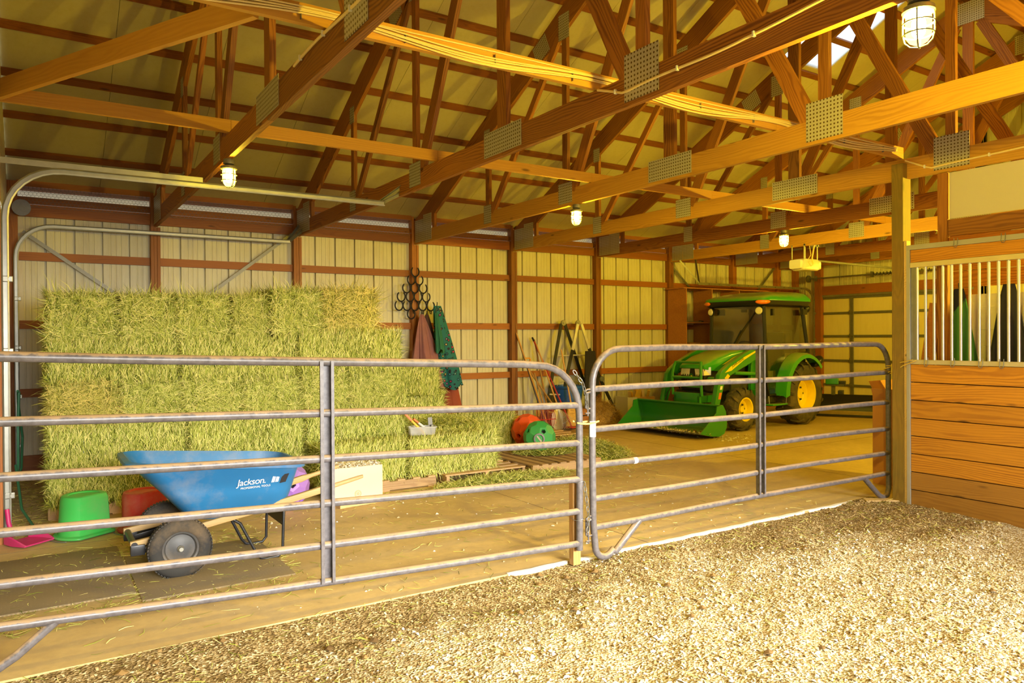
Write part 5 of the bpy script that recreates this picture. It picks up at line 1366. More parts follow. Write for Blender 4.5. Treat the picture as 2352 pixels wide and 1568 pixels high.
# bucket: curved shell, two cheek plates
BK = bpy.data.objects.new('bucket', None); COL.objects.link(BK); BK.parent = TR
prof = [(3.20, .10), (2.95, .05), (2.72, .03), (2.60, .07), (2.535, .16), (2.53, .28), (2.56, .42), (2.62, .50), (2.66, .52)]
inn = [(2.665, .505), (2.63, .49), (2.575, .41), (2.545, .28), (2.55, .17), (2.61, .083), (2.72, .045), (2.95, .065), (3.20, .108)]
bm = bmesh.new(); prism(bm, prof + inn, -.90, .90, 'Y'); box(bm, (2.66, 0, .515), (.05, 1.8, .022)); tpart('bucket_shell', bm, GRL, BK)
for s in (1, -1):
    bm = bmesh.new(); prism(bm, [(3.20, .10), (2.95, .045), (2.72, .025), (2.60, .06), (2.53, .16), (2.525, .28), (2.555, .42), (2.63, .525), (2.78, .505), (2.80, .40)], s * .905 - .008, s * .905 + .008, 'Y'); tpart('cheek_plate', bm, GRL, BK)
bm = bmesh.new(); box(bm, (3.17, 0, .098), (.12, 1.8, .012), Euler((0, -.18, 0)).to_matrix()); tpart('cutting_edge', bm, M['steel_dull'], BK)
scatter('shavings', 420, lambda r2: (r2.uniform(2.95, 3.18), r2.gauss(.25, .28), .075 + .03 * r2.random()), chip(.01, .03, .5, .8), M['shaving'], BK, 31)
scatter('muck', 60, lambda r2: (r2.uniform(2.75, 3.05), r2.gauss(.4, .22), .06), clod, M['clod'], BK, 32)
# cab
P_ = {'fb': (.96, .60, 1.16), 'ft': (.98, .56, 2.20), 'bb': (-.36, .62, 1.30), 'bt': (-.24, .56, 2.22), 'mb': (.62, .62, .62)}
for s in (1, -1):
    def q(k): return (P_[k][0], s * P_[k][1], P_[k][2])
    bm = bmesh.new(); tube(bm, [q('fb'), q('ft')], .034, 8); tpart('cab_pillar', bm, CABB)
    bm = bmesh.new(); tube(bm, [q('bb'), q('bt')], .036, 8); tpart('cab_pillar', bm, CABB)
    bm = bmesh.new(); tube(bm, [(.96, s * .60, 1.16), (.95, s * .61, .75), (.9, s * .61, .58), (.58, s * .62, .58), (.42, s * .62, .80), (.30, s * .62, 1.10), (-.02, s * .63, 1.30), (-.36, s * .62, 1.32)], .024, 8); tpart('door_frame', bm, CABB)
    bm = bmesh.new(); bm.faces.new([bm.verts.new(p) for p in ((.95, s * .605, 1.1), (.955, s * .56, 2.18), (-.22, s * .56, 2.18), (-.34, s * .62, 1.34), (-.02, s * .63, 1.30), (.28, s * .62, 1.12))]); bmesh.ops.triangulate(bm, faces=bm.faces[:]); tpart('side_glass', bm, M['cabglass'], sm=5)
    bm = bmesh.new(); bm.faces.new([bm.verts.new(p) for p in ((.95, s * .606, 1.1), (.94, s * .612, .72), (.88, s * .612, .6), (.6, s * .62, .6), (.43, s * .62, .8), (.28, s * .62, 1.12))]); bmesh.ops.triangulate(bm, faces=bm.faces[:]); tpart('door_glass', bm, M['cabglass'], sm=5)
    bm = bmesh.new(); box(bm, (.86, s * .66, 2.06), (.05, .05, .12)); box(bm, (-.18, s * .65, 2.08), (.14, .05, .10)); tube(bm, [(.42, s * .655, .92), (.36, s * .665, 1.12), (.22, s * .655, 1.26)], .012, 6); tpart('door_hardware', bm, CABB)
bm = bmesh.new(); bm.faces.new([bm.verts.new(p) for p in ((.965, .60, 1.18), (.985, .56, 2.18), (.985, -.56, 2.18), (.965, -.60, 1.18))]); tpart('windscreen', bm, M['cabglass'], sm=5)
bm = bmesh.new(); bm.faces.new([bm.verts.new(p) for p in ((-.36, .62, 1.3), (-.24, .56, 2.2), (-.24, -.56, 2.2), (-.36, -.62, 1.3))]); tpart('rear_window', bm, M['cabglass'], sm=5)
def roofsec(x0, x1, y, z, r): return [(a, b, z) for a, b in rrect((x0 + x1) / 2, 0, (x1 - x0) / 2, y, r, 5)]
bm = bmesh.new(); loft(bm, [roofsec(-.34, 1.06, .60, 2.17, .12), roofsec(-.42, 1.10, .66, 2.20, .14), roofsec(-.44, 1.12, .68, 2.27, .15), roofsec(-.44, 1.12, .68, 2.29, .15)]); tpart('roof_lower', bm, CABB)
bm = bmesh.new(); loft(bm, [[(a, b, 2.275 + .07 * max(0, min(1, (.6 - a) / .5)) * 0 - .0) for a, b, c in roofsec(-.46, 1.13, .69, 0, .16)], [(a, b, 2.33) for a, b, c in roofsec(-.45, 1.10, .68, 0, .16)], [(a, b, 2.42 - .06 * max(0, (a - .35) / .7)) for a, b, c in roofsec(-.40, .98, .60, 0, .16)], [(a, b, 2.455 - .06 * max(0, (a - .35) / .7)) for a, b, c in roofsec(-.30, .80, .48, 0, .14)], [(a, b, 2.465 - .05 * max(0, (a - .35) / .7)) for a, b, c in roofsec(-.1, .6, .3, 0, .1)]]); tpart('roof_top', bm, GR, sm=50)
for s in (1, -1):
    bm = bmesh.new(); bmesh.ops.create_uvsphere(bm, u_segments=18, v_segments=10, radius=1); bmesh.ops.transform(bm, matrix=Matrix.Translation((1.06, s * .60, 2.245)) @ Matrix.Rotation(s * .7, 4, 'Z') @ Matrix.Diagonal((.06, .13, .045, 1)), verts=bm.verts); tpart('amber_light', bm, ORG)
    bm = bmesh.new(); Mx = Matrix.Translation((1.06, s * .52, 2.09)) @ Matrix.Rotation(PI / 2, 4, 'Y') @ Matrix.Rotation(s * -.25, 4, 'X'); lathe(bm, [(0, .03), (.055, .025), (.068, .008), (.066, -.01)], 20, Mx); tpart('work_light', bm, LENS)
    bm = bmesh.new(); lathe(bm, [(.07, .012), (.072, -.01), (.05, -.05), (0, -.06)], 20, Mx); box(bm, (1.02, s * .53, 2.16), (.03, .03, .08)); tpart('light_housing', bm, CABB)
    bm = bmesh.new(); bmesh.ops.create_uvsphere(bm, u_segments=14, v_segments=8, radius=.075); bmesh.ops.translate(bm, vec=(-.50, s * .50, 2.15), verts=bm.verts); box(bm, (-.42, s * .50, 2.2), (.14, .05, .04)); tpart('rear_light', bm, CABB)
# inside the cab
bm = bmesh.new(); box(bm, (.05, 0, 1.05), (.5, .5, .14), bevel=.04); box(bm, (-.16, 0, 1.4), (.14, .48, .62), Euler((0, -.14, 0)).to_matrix(), bevel=.05); tpart('seat', bm, CABB)
bm = bmesh.new(); box(bm, (.84, 0, 1.2), (.16, .5, .5), bevel=.05); tube(bm, [(.78, 0, 1.3), (.62, 0, 1.42)], .03, 8); tpart('dash', bm, CABB)
bm = bmesh.new(); c = Vector((.60, 0, 1.44)); n = Vector((.5, 0, -.86)).normalized(); s_, u_ = frame_of(n); tube(bm, [c + s_ * .19 * math.cos(a) + u_ * .19 * math.sin(a) for a in [2 * PI * k / 24 for k in range(24)]], .014, 8, closed=True); tube(bm, [c - s_ * .18, c + s_ * .18], .012, 6); tpart('steering_wheel', bm, CABB)
bm = bmesh.new(); box(bm, (.2, 0, .78), (1.2, 1.1, .08)); box(bm, (.0, .5, .98), (.8, .2, .34), bevel=.05); box(bm, (.0, -.5, .98), (.8, .2, .34), bevel=.05); tpart('cab_floor', bm, DK)
bm = bmesh.new(); tube(bm, [(1.0, .42, 2.10), (1.0, .10, 1.70), (1.0, -.12, 1.42)], .009, 6); box(bm, (1.004, -.02, 1.53), (.008, .03, .5), Euler((-.55, 0, 0)).to_matrix()); tpart('wiper', bm, CABB)
bm = bmesh.new(); box(bm, (.93, -.38, 2.08), (.03, .16, .11), bevel=.01); box(bm, (.93, .12, 2.1), (.03, .12, .06), bevel=.01); tpart('mirror', bm, CABB)
# fenders over the rear wheels
for s in (1, -1):
    bm = bmesh.new(); secs = []
    def P2(a, r): return (r * math.cos(math.radians(a)) + .02, .56 + r * math.sin(math.radians(a)) + .03)
    for i in range(15):
        a = -2 + 138 * i / 14; rr_ = .69 + .05 * math.sin(math.radians(a)) ** 2
        xo, zo = P2(a, rr_); xi, zi = P2(a, rr_ - .035); xl, zl = P2(a, rr_ - .10)
        secs.append([(xo, s * .60, zo), (xo, s * .78, zo - .005), (xo * 1.0, s * .835, zo - .035), (xl, s * .85, zl), (xl, s * .838, zl), (xi, s * .81, zi), (xi, s * .76, zi), (xi, s * .60, zi)])
    loft(bm, secs); tpart('fender', bm, GR, sm=35)
    bm = bmesh.new(); bmesh.ops.create_uvsphere(bm, u_segments=16, v_segments=8, radius=1); bmesh.ops.transform(bm, matrix=Matrix.Translation((-.52, s * .70, 1.15)) @ Matrix.Rotation(.6, 4, 'Y') @ Matrix.Diagonal((.16, .12, .075, 1)), verts=bm.verts); tpart('fender_liner', bm, CABB)
    bm = bmesh.new(); bm.faces.new([bm.verts.new(p) for p in ((.40, s * .60, .86), (.70, s * .60, .72), (.72, s * .6, .56), (.5, s * .6, .5), (-.3, s * .60, .9), (-.3, s * .60, 1.3), (0, s * .60, 1.28))]); bmesh.ops.triangulate(bm, faces=bm.faces[:]); tpart('inner_fender', bm, DK)
bm = bmesh.new(); tube(bm, [(1.28, .30, .70), (1.28, .34, .86)], .10, 12); box(bm, (1.4, .3, .72), (.5, .12, .3), bevel=.03); tube(bm, [(1.05, .52, .66), (1.05, .56, .80)], .07, 12); tpart('engine_side', bm, DK)
bm = bmesh.new(); tube(bm, [(1.10, .60, .64), (1.10, .60, .82)], .055, 12); tpart('green_tank', bm, GR)
# hitch at the back
bm = bmesh.new()
for s in (1, -1): tube(bm, [(-.2, s * .3, .45), (-.95, s * .34, .40)], .022, 8)
tube(bm, [(-.25, 0, .85), (-1.0, 0, .80)], .02, 8); tube(bm, [(1.0, -.78, 1.5), (1.0, -.80, 1.35)], .03, 6); tpart('hitch_links', bm, DK)
# rear scraper blade
RB = thing('scraper_blade', 'black rear scraper blade caked with dust behind the tractor', 'blade', (13.72, 8.82, 0), (0, 0, 0))
ax = Vector((.382, -.678, 0)).normalized(); rot = math.atan2(ax.y, ax.x); RB.rotation_euler.z = rot
bm = bmesh.new(); prof = [(.10, .02), (.03, .10), (.0, .2), (.02, .33), (.09, .46)]
prism(bm, [(a, b) for a, b in prof] + [(a + .012, b) for a, b in prof[::-1]], -1.3, 1.25, 'X') if False else None
secs = [[(x, -a, b) for a, b in prof] + [(x, -a + .014, b) for a, b in prof[::-1]] for x in (-1.25, 1.0)]
loft(bm, secs); link('moldboard', mesh_of('moldboard', bm, 40), CABB, RB)
bm = bmesh.new(); box(bm, (-.125, -.07, .065), (2.25, .012, .15), Euler((.5, 0, 0)).to_matrix()); link('dusty_cutting_edge', mesh_of('dusty_cutting_edge', bm), plain('caked_dust', (0.36, 0.26, 0.11), .9, 0, .25, 12), RB)
bm = bmesh.new(); box(bm, (-.15, .12, .30), (.10, .25, .45), bevel=.01); box(bm, (-.15, .28, .66), (.16, .2, .10), bevel=.01); link('mast_frame', mesh_of('mast_frame', bm), CABB, RB)
bm = bmesh.new(); box(bm, (-.30, -.05, .72), (.24, .12, .13), bevel=.015); link('green_hitch_block', mesh_of('green_hitch_block', bm), GRL, RB)
bm = bmesh.new(); box(bm, (-.28, -.05, .57), (.07, .09, .25)); box(bm, (-.25, -.05, .64), (.34, .14, .03)); link('hitch_post', mesh_of('hitch_post', bm), DK, RB)
# ------------------------------------------------------------------ garage doors and their tracks
gd = struct('door_2'); DX = FX + .02; y0_, y1_ = 7.18, 10.47
zs = [0.02, .53, 1.08, 1.63, 2.15, 2.50]
for i, (a, b) in enumerate(zip(zs, zs[1:])):
    for c, d in ((y0_, 8.30), (8.304, 9.74), (9.744, y1_)):
        bm = bmesh.new(); box(bm, (DX, (c + d) / 2, (a + b) / 2), (.04, d - c, b - a - .006), bevel=.003); link('door_section', mesh_of('door_section', bm), M['doorpanel'], gd)
    bm = bmesh.new(); box(bm, (DX - .035, (y0_ + y1_) / 2, b - .01), (.03, y1_ - y0_, .055), bevel=.004); link('strut', mesh_of('strut', bm), M['steel_dull'], gd)
for y in (8.30, 9.74):
    bm = bmesh.new(); box(bm, (DX - .04, y, 1.26), (.03, .07, 2.46)); link('centre_stile', mesh_of('centre_stile', bm), M['steel_dull'], gd)
    for z in zs[1:-1]:
        bm = bmesh.new(); box(bm, (DX - .06, y, z), (.02, .10, .09)); tube(bm, [(DX - .07, y - .06, z), (DX - .07, y + .06, z)], .012, 6); link('hinge', mesh_of('hinge', bm), M['steel_dull'], gd)
board('header', (FX - .03, y0_ - .1, 2.66), (FX - .03, 10.62, 2.66), .05, .20, M['girt'], gd); board('top_seal', (FX - .05, y0_, 2.535), (FX - .05, 10.5, 2.535), .03, .045, M['steel'], gd)
board('jamb', (FX - .05, 10.53, 0), (FX - .05, 10.53, 3.3), .12, .16, M['girt'], gd, up=(0, 1, 0)); board('jamb', (FX - .03, 7.15, 0), (FX - .03, 7.15, 2.8), .05, .14, M['girt'], gd, up=(0, 1, 0))
board('gable_girt', (FX - .03, 7.2, 3.55), (FX - .03, 11.1, 3.55), .04, .12, M['girt'], wr); board('gable_girt', (FX - .03, NY, 2.66), (FX - .03, 7.1, 2.66), .04, .12, M['girt'], wr)
ld = struct('door_3')
for a, b in zip((0.02, .62, 1.22, 1.82, 2.42), (.62, 1.22, 1.82, 2.42, 3.02)):
    bm = bmesh.new(); box(bm, (LX - .03, 9.15, (a + b) / 2), (.04, 3.68, b - a - .006), bevel=.003); link('door_section', mesh_of('door_section', bm), M['white'], ld)
for y in (7.27, 11.0): board('jamb', (LX + .02, y, 0), (LX + .02, y, 3.1), .05, .10, M['girt'], ld, up=(0, 1, 0))
def track(name, label, pts, hang, side, w=.055):
    """C-section track swept along a path in an XZ plane; slots punched along it are dark dots"""
    t = thing(name, label, 'track', (pts[0][0], pts[0][1], 0)); o3 = Vector((pts[0][0], pts[0][1], 0)); bm = bmesh.new(); secs = []
    pts = [Vector(p) for p in pts]
    for i, p in enumerate(pts):
        d = (pts[min(i + 1, len(pts) - 1)] - pts[max(i - 1, 0)]).normalized(); n = Vector((-d.z, 0, d.x))
        c = [(-w / 2, -side * .0), (w / 2, 0), (w / 2, side * .026), (w / 2 - .012, side * .03), (w / 2 - .006, side * .022), (w / 2 - .006, side * .005), (-w / 2 + .006, side * .005), (-w / 2 + .006, side * .022), (-w / 2 + .012, side * .03), (-w / 2, side * .026)]
        secs.append([p - o3 + n * a + Vector((0, b, 0)) for a, b in c])
    loft(bm, secs); link('rail', mesh_of('rail', bm, 30), M['steel'], t)
    bm = bmesh.new(); L = 0
    for a, b in zip(pts, pts[1:]):
        l = (b - a).length; k = 0
        while L < l:
            c = a.lerp(b, L / l) - o3; box(bm, c + Vector((0, -.0012 * side * 1, 0)), (.02, .003, .012)); L += .30
        L -= l
    link('bolt_holes', mesh_of('bolt_holes', bm), M['black'], t)
    for h in hang:
        bm = bmesh.new(); a, b = Vector(h[0]) - o3, Vector(h[1]) - o3; d = (b - a).normalized(); s, u = frame_of(d); Mr = Matrix((s, u, d)).transposed(); mid = (a + b) / 2; L_ = (b - a).length
        box(bm, mid + s * .016, (.003, .034, L_), Mr); box(bm, mid + u * .016, (.034, .003, L_), Mr); o = link('hanger', mesh_of('hanger', bm), M['steel'], t)
        bm = bmesh.new(); n = int(L_ / .055)
        for k in range(n): box(bm, a + d * (L_ * (k + .5) / n) + u * .0185, (.012, .002, .028), Mr)
        link('slots', mesh_of('slots', bm), M['black'], t)
    for z in (.35, .95, 1.55, 2.15):
        bm = bmesh.new(); box(bm, Vector((pts[0].x + .012, pts[0].y, z)) - o3, (.08, .05, .05), bevel=.006); tube(bm, [Vector((pts[0].x + .03, pts[0].y - .03, z)) - o3, Vector((pts[0].x + .03, pts[0].y + .04, z)) - o3], .012, 8); link('bracket', mesh_of('bracket', bm), M['steel'], t)
    return t
def tpath(x, y, z, r, xe): return [(x, y, .06), (x, y, z - r - .6), (x, y, z - r)] + [(x + r - r * math.cos(a), y, z - r + r * math.sin(a)) for a in [PI / 2 * k / 8 for k in range(1, 9)]] + [(x + r + .8, y, z), (xe, y, z)]
t1 = track('door_track', 'nearer overhead door track curving in at the top left corner', tpath(-.19, 7.45, 3.085, .42, 3.18), [((3.17, 7.45, 3.10), (3.42, 7.25, 3.24)), ((3.15, 7.49, 3.10), (3.33, 7.3, 3.26))], -1)
bm = bmesh.new(); box(bm, (.62, 0, 3.135), (1.85, .003, .05)); box(bm, (.62, .014, 3.16), (1.85, .03, .003)); link('angle_iron', mesh_of('angle_iron', bm), M['steel'], t1)
t2 = track('door_track', 'farther overhead door track along the wall behind the hay stack', tpath(-.17, 10.92, 3.06, .40, 3.18), [((3.17, 10.92, 3.07), (3.36, 10.7, 3.26)), ((3.15, 10.95, 3.07), (3.27, 10.75, 3.28))], -1)
bm = bmesh.new(); lathe(bm, [(.0, -.02), (.10, -.02), (.10, -.008), (.085, -.006), (.085, .006), (.10, .008), (.10, .02), (0, .02)], 24, Matrix.Translation((.06, 0, 3.27)) @ Matrix.Rotation(PI / 2, 4, 'X')); link('cable_drum', mesh_of('cable_drum', bm, 40), M['steel_dull'], t2)
t3 = track('door_track', 'far door track above the tractor cab ending in a hanger', [(15.18, 10.6, .06), (15.18, 10.6, 2.35)] + [(15.18 - .36 + .36 * math.cos(a), 10.6, 2.35 + .36 * math.sin(a)) for a in [PI / 2 * k / 8 for k in range(1, 9)]] + [(13.5, 10.6, 2.71), (11.36, 10.6, 2.71)], [((11.38, 10.6, 2.72), (10.98, 10.75, 3.17)), ((11.38, 10.6, 2.72), (11.06, 10.4, 3.17))], 1, .05)
bm = bmesh.new(); tube(bm, [(-.28, -.1, 2.72), (-.22, -3.3, 2.90)], .013, 8)
sp = thing('door_spring_shaft', 'steel shaft and black spring above the far garage door', 'spring', (15.12, 9.0, 2.95)); bm = bmesh.new(); tube(bm, [(0, 1.75, .0), (0, -1.75, 0)], .013, 8); link('shaft', mesh_of('shaft', bm), M['steel_dull'], sp)
bm = bmesh.new(); tube(bm, [(0 + .034 * math.cos(k * .9), .15 - .0105 * k, .034 * math.sin(k * .9)) for k in range(170)], .007, 5); link('spring', mesh_of('spring', bm, 60), M['black'], sp)
bm = bmesh.new()
bm.free()
for y in (1.72, -1.72):
    bm = bmesh.new(); lathe(bm, [(0, -.02), (.08, -.02), (.08, .02), (0, .02)], 20, Matrix.Translation((0, y, 0)) @ Matrix.Rotation(PI / 2, 4, 'X')); link('cable_drum', mesh_of('cable_drum', bm), M['steel_dull'], sp)
for y in (1.55, .2):
    bm = bmesh.new(); box(bm, (.05, y, 0), (.1, .02, .12)); link('bearing_plate', mesh_of('bearing_plate', bm), M['steel_dull'], sp)
# door opener hanging from the sixth truss
op = thing('door_opener', 'cream garage door opener hanging under a truss beside the timber post', 'door opener', (11.2, 8.0, 2.755))
crm = plain('cream_plastic', (0.74, 0.66, 0.46), .4, 0, .05); bm = bmesh.new(); loft(bm, [[(a, b, z) for a, b in rrect(0, 0, .21 + k, .14 + k, .04, 4)] for z, k in ((0, -.02), (.02, 0), (.16, 0), (.19, -.015), (.2, -.05))]); link('motor_case', mesh_of('motor_case', bm, 35), crm, op)
bm = bmesh.new(); loft(bm, [[(x, b, z) for b, z in rrect(0, .1, .11, .075, .03, 3)] for x in (-.29, -.21)]); link('light_cover', mesh_of('light_cover', bm, 35), M['white'], op)
bm = bmesh.new(); loft(bm, [[(x, b, z) for b, z in rrect(0, .1, .11, .075, .03, 3)] for x in (.21, .28)]); link('light_cover', mesh_of('light_cover', bm, 35), crm, op)
bm = bmesh.new()
bm.free()
for x, y in ((-.2, -.12), (-.2, .12), (.16, -.12), (.16, .12)):
    bm = bmesh.new(); box(bm, (x, y, .31), (.03, .003, .26)); link('hanger_strap', mesh_of('hanger_strap', bm), M['steel_dull'], op)
bm = bmesh.new(); box(bm, (.0, -.12, .43), (.42, .003, .03)); link('hanger_angle', mesh_of('hanger_angle', bm), M['steel_dull'], op)
bm = bmesh.new(); tube(bm, [(.2, 0, .19), (3.9, .0, .16)], .02, 8); link('drive_rail', mesh_of('drive_rail', bm), M['steel_dull'], op)
bm = bmesh.new(); tube(bm, [(.02, -.14, .12), (-.04, -.16, .2), (.0, -.15, .30), (.02, -.16, .42), (-.03, -.17, .52), (.05, -.17, .60), (.2, -.16, .62)], .012, 7); tube(bm, [(-.12, -.14, .18), (-.06, -.15, .26), (-.10, -.15, .42), (-.10, -.15, .62)], .006, 6); tube(bm, [(-.05, -.145, .16), (-.16, -.17, .13), (-.10, -.18, .06), (-.02, -.16, .09), (-.04, -.15, .15)], .006, 6); link('power_cord', mesh_of('power_cord', bm, 50), M['wire'], op)

# ------------------------------------------------------------------ shelf unit in the far corner
su = thing('shelf_unit', 'open red brown shelf unit against the wall behind the tractor', 'shelf', (12.2, 10.82, 0)); D0, D1 = 10.56, 11.07
for x in (10.98, 11.72, 12.55, 13.4): board('side_panel', (x, (D0 + D1) / 2, .02), (x, (D0 + D1) / 2, 2.60), .02, D1 - D0, M['osb'], su, up=(0, 1, 0))
for z, a, b in ((2.61, 10.90, 13.5), (1.915, 10.99, 11.71), (1.915, 11.73, 13.39), (1.28, 10.99, 11.71), (1.28, 11.73, 13.39), (.45, 10.99, 13.39)): board('shelf', (a, (D0 + D1) / 2, z), (b, (D0 + D1) / 2, z), D1 - D0, .022, M['osb'], su)
t = thing('cardboard_box', 'small brown cardboard box on the shelf behind the tractor hood', 'box', (11.28, 10.75, 1.291)); bm = bmesh.new(); box(bm, (0, 0, .11), (.30, .26, .22), bevel=.004); link('box_body', mesh_of('box_body', bm), M['cardboard'], t)
bm = bmesh.new(); box(bm, (0, -.131, .14), (.12, .002, .05)); link('tape', mesh_of('tape', bm), M['boxpale'], t)
t = thing('hand_saw', 'dark flat tools lying on the middle shelf', 'tool', (11.3, 10.7, 1.926)); bm = bmesh.new(); box(bm, (0, 0, .012), (.42, .08, .012)); link('blade', mesh_of('blade', bm), M['steel_dull'], t); bm = bmesh.new(); box(bm, (.24, .0, .02), (.10, .05, .03), bevel=.008); link('grip', mesh_of('grip', bm), M['black'], t)

# ------------------------------------------------------------------ horseshoe rack with blankets
hs = thing('horseshoe_rack', 'wall rack of black welded horseshoes shaped like a tree, above the hanging blankets', 'rack', (5.25, 11.0, 2.06))
def shoe(cx, cz, r=.068):
    bm = bmesh.new(); tube(bm, [(cx + r * 1.0 * math.cos(a), 0, cz + r * 1.18 * math.sin(a) - (0 if a < PI else 0)) for a in [math.radians(115 - 18.4 * k + 310 - 0) if False else math.radians(-90 - 143 + 286 * k / 16) for k in range(17)]], [.008] + [.0115] * 15 + [.008], 6); link('horseshoe', mesh_of('horseshoe', bm, 50), M['blackmetal'], hs)
for zz, row in ((2.72, (5.235,)), (2.585, (5.165, 5.305)), (2.45, (5.08, 5.225, 5.375)), (2.31, (4.985, 5.14, 5.285, 5.43)), (2.165, (4.945, 5.085, 5.225, 5.365, 5.51)), (2.03, (5.16,))):
    for x in row: shoe(x - 5.25, zz - 2.06)
bm = bmesh.new()
for x in (-.06, .10, .24): tube(bm, [(x, 0, .04), (x, -.02, -.02), (x, -.06, -.03), (x, -.07, .02)], .008, 6)
link('hooks', mesh_of('hooks', bm, 50), M['blackmetal'], hs)
mauve = plain('mauve_canvas', (0.30, 0.115, 0.105), .85, 0, .2, 5, (0.40, 0.2, 0.12), .4); brownc = plain('dark_brown_cloth', (0.075, 0.035, 0.025), .85, 0, .25)
def pattern():
    m, t, b = nt('patterned_green_cloth'); v, _ = coords(t, (1, 1, 1), False); vo = N(t, 'ShaderNodeTexVoronoi', Scale=17.0, feature='F1'); t.links.new(v, vo.inputs['Vector'])
    vd = N(t, 'ShaderNodeTexVoronoi', Scale=17.0, feature='DISTANCE_TO_EDGE'); t.links.new(v, vd.inputs['Vector'])
    inner = ramp(t, vo.outputs['Distance'], [(.40, (1, 1, 1)), (.45, (0, 0, 0))]); core = ramp(t, vo.outputs['Distance'], [(.21, (1, 1, 1)), (.25, (0, 0, 0))]); cc = ramp(t, vo.outputs['Color'], [(0.3, (0.55, 0.04, 0.10)), (.45, (0.35, 0.12, 0.35)), (.55, (0.75, 0.62, 0.06)), (.7, (0.03, 0.30, 0.32))])
    c = mixc(t, inner, (0.015, 0.15, 0.12), (0.012, 0.012, 0.018)); c = mixc(t, core, c, cc); t.links.new(c, b.inputs['Base Color']); b.inputs['Roughness'].default_value = .8; return m
pat = pattern(); gl_ = plain('plain_green_cloth', (0.02, 0.15, 0.07), .8, 0, .2)
hanging_cloth('horse_blanket', 'faded mauve canvas blanket hanging from the horseshoe rack beside the hay', 'blanket', (5.27, 10.84, 2.02), 1.22, .05, .60, .30, mauve, 5, 5, False, .10)
hanging_cloth('horse_blanket', 'brown lined blanket hanging between the mauve and the patterned blanket', 'blanket', (5.40, 10.92, 2.02), 1.30, .05, .46, .2, brownc, 6, 6, False, .10)
hanging_cloth('horse_blanket', 'rust red blanket hem showing below the patterned green blanket', 'blanket', (5.60, 10.95, 2.0), 1.62, .05, .44, .14, plain('rust_cloth', (0.34, 0.07, 0.025), .85), 9, 5, False, .22)
hanging_cloth('horse_blanket', 'green blanket with a bright speckled pattern hanging from the horseshoe rack', 'blanket', (5.53, 10.80, 2.16), 1.34, .12, .40, .24, pat, 12, 6, False, .22)
hanging_cloth('horse_blanket', 'plain green fold of cloth hanging at the left of the patterned blanket', 'blanket', (5.44, 10.66, 2.04), .62, .05, .13, .10, gl_, 14, 4, False, .07)

# ------------------------------------------------------------------ yard tools along the wall
TW = 11.09
def pole(name, label, a, b, r, m, cat='tool', **kw):
    t = thing(name, label, cat, a); a, b = Vector(a), Vector(b); bm = bmesh.new(); d = b - a; tube(bm, [Vector((0, 0, 0)), d * .5, d * .97, d], [r, r, r * .95, r * .6], 10); link('handle', mesh_of('handle', bm, 50), m, t); return t, d
ash = bpy.data.materials['handle_ash']; ashm = wood('tool_ash', (0.66, 0.36, 0.10), (0.46, 0.21, 0.05), 26, .6)
t, d = pole('hoe', 'long orange handled tool leaning on the post behind the latch, leftmost of the tools', (7.42, 10.35, .08), (7.22, TW - .05, 1.72), .016, ashm); bm = bmesh.new(); box(bm, (0, -.06, .0), (.14, .10, .01), Euler((.5, 0, 0)).to_matrix()); link('blade', mesh_of('blade', bm), M['steel_dull'], t)
t, d = pole('pry_bar', 'dark steel bar leaning beside the post, right of the orange handled tool', (7.50, 10.5, .02), (7.24, TW - .05, 1.66), .015, plain('blue_grey_steel', (.10, .10, .12), .4, .5)); bm = bmesh.new(); box(bm, (0, 0, .02), (.05, .015, .09)); link('chisel_end', mesh_of('chisel_end', bm), M['steel_dull'], t)
t, d = pole('shovel', 'shovel with a yellow D-shaped grip leaning at the wall', (7.67, 10.45, .36), (7.41, 10.95, 1.08), .017, wood('shovel_ash', (0.62, 0.34, 0.10), (0.42, 0.20, 0.05), 26, .6))
bm = bmesh.new(); e = d; tube(bm, [e, e + Vector((-.055, .01, .09)), e + Vector((-.065, .015, .16)), e + Vector((-.05, .015, .185)), e + Vector((.045, .015, .185)), e + Vector((.06, .015, .16)), e + Vector((.04, .01, .09)), e], .014, 8); link('grip', mesh_of('grip', bm, 50), plain('yellow_grip', (.82, .36, .02), .5), t)
bm = bmesh.new(); loft(bm, [[(x * w, -.02 - .03 * (1 - x * x), z) for x in (-1, -.5, 0, .5, 1)] + [(x * w, -.012 - .03 * (1 - x * x), z) for x in (1, .5, 0, -.5, -1)] for w, z in ((.05, .02), (.12, -.06), (.125, -.25), (.11, -.33))]); link('blade', mesh_of('blade', bm, 50), plain('dusty_steel', (.46, .38, .24), .4, .5), t)
t, d = pole('rake_handle', 'plain ash tool handle leaning between the shovel and the red pole', (7.62, 10.55, .03), (7.62, TW - .04, 1.60), .016, ashm); bm = bmesh.new(); box(bm, (0, 0, .03), (.3, .03, .03)); [box(bm, (-.14 + .04 * k, -.02, .005), (.008, .06, .008)) for k in range(8)]; link('head', mesh_of('head', bm), M['steel_dull'], t)
redp = plain('red_plastic_tool', (.50, .02, .02), .45)
t, d = pole('dust_pan_pole', 'thin red pole with a black end leaning in front of the ladder', (7.86, 10.25, .05), (7.58, TW - .04, 1.62), .014, plain('red_paint', (.42, .02, .025), .4)); bm = bmesh.new(); tube(bm, [d * .965, d * 1.01], .0175, 8); link('end_cap', mesh_of('end_cap', bm), M['black'], t); bm = bmesh.new(); box(bm, (0, -.03, .03), (.22, .18, .012), bevel=.003); link('pan', mesh_of('pan', bm), redp, t)
t = thing('manure_fork', 'red plastic manure fork head standing by the post behind the balls', 'fork', (7.32, 10.3, .12)); bm = bmesh.new()
for k in range(13): tube(bm, [(-.19 + .032 * k, -.05, .0), (-.19 + .032 * k, -.02, .16), (-.17 + .029 * k, .02, .30)], .005, 5)
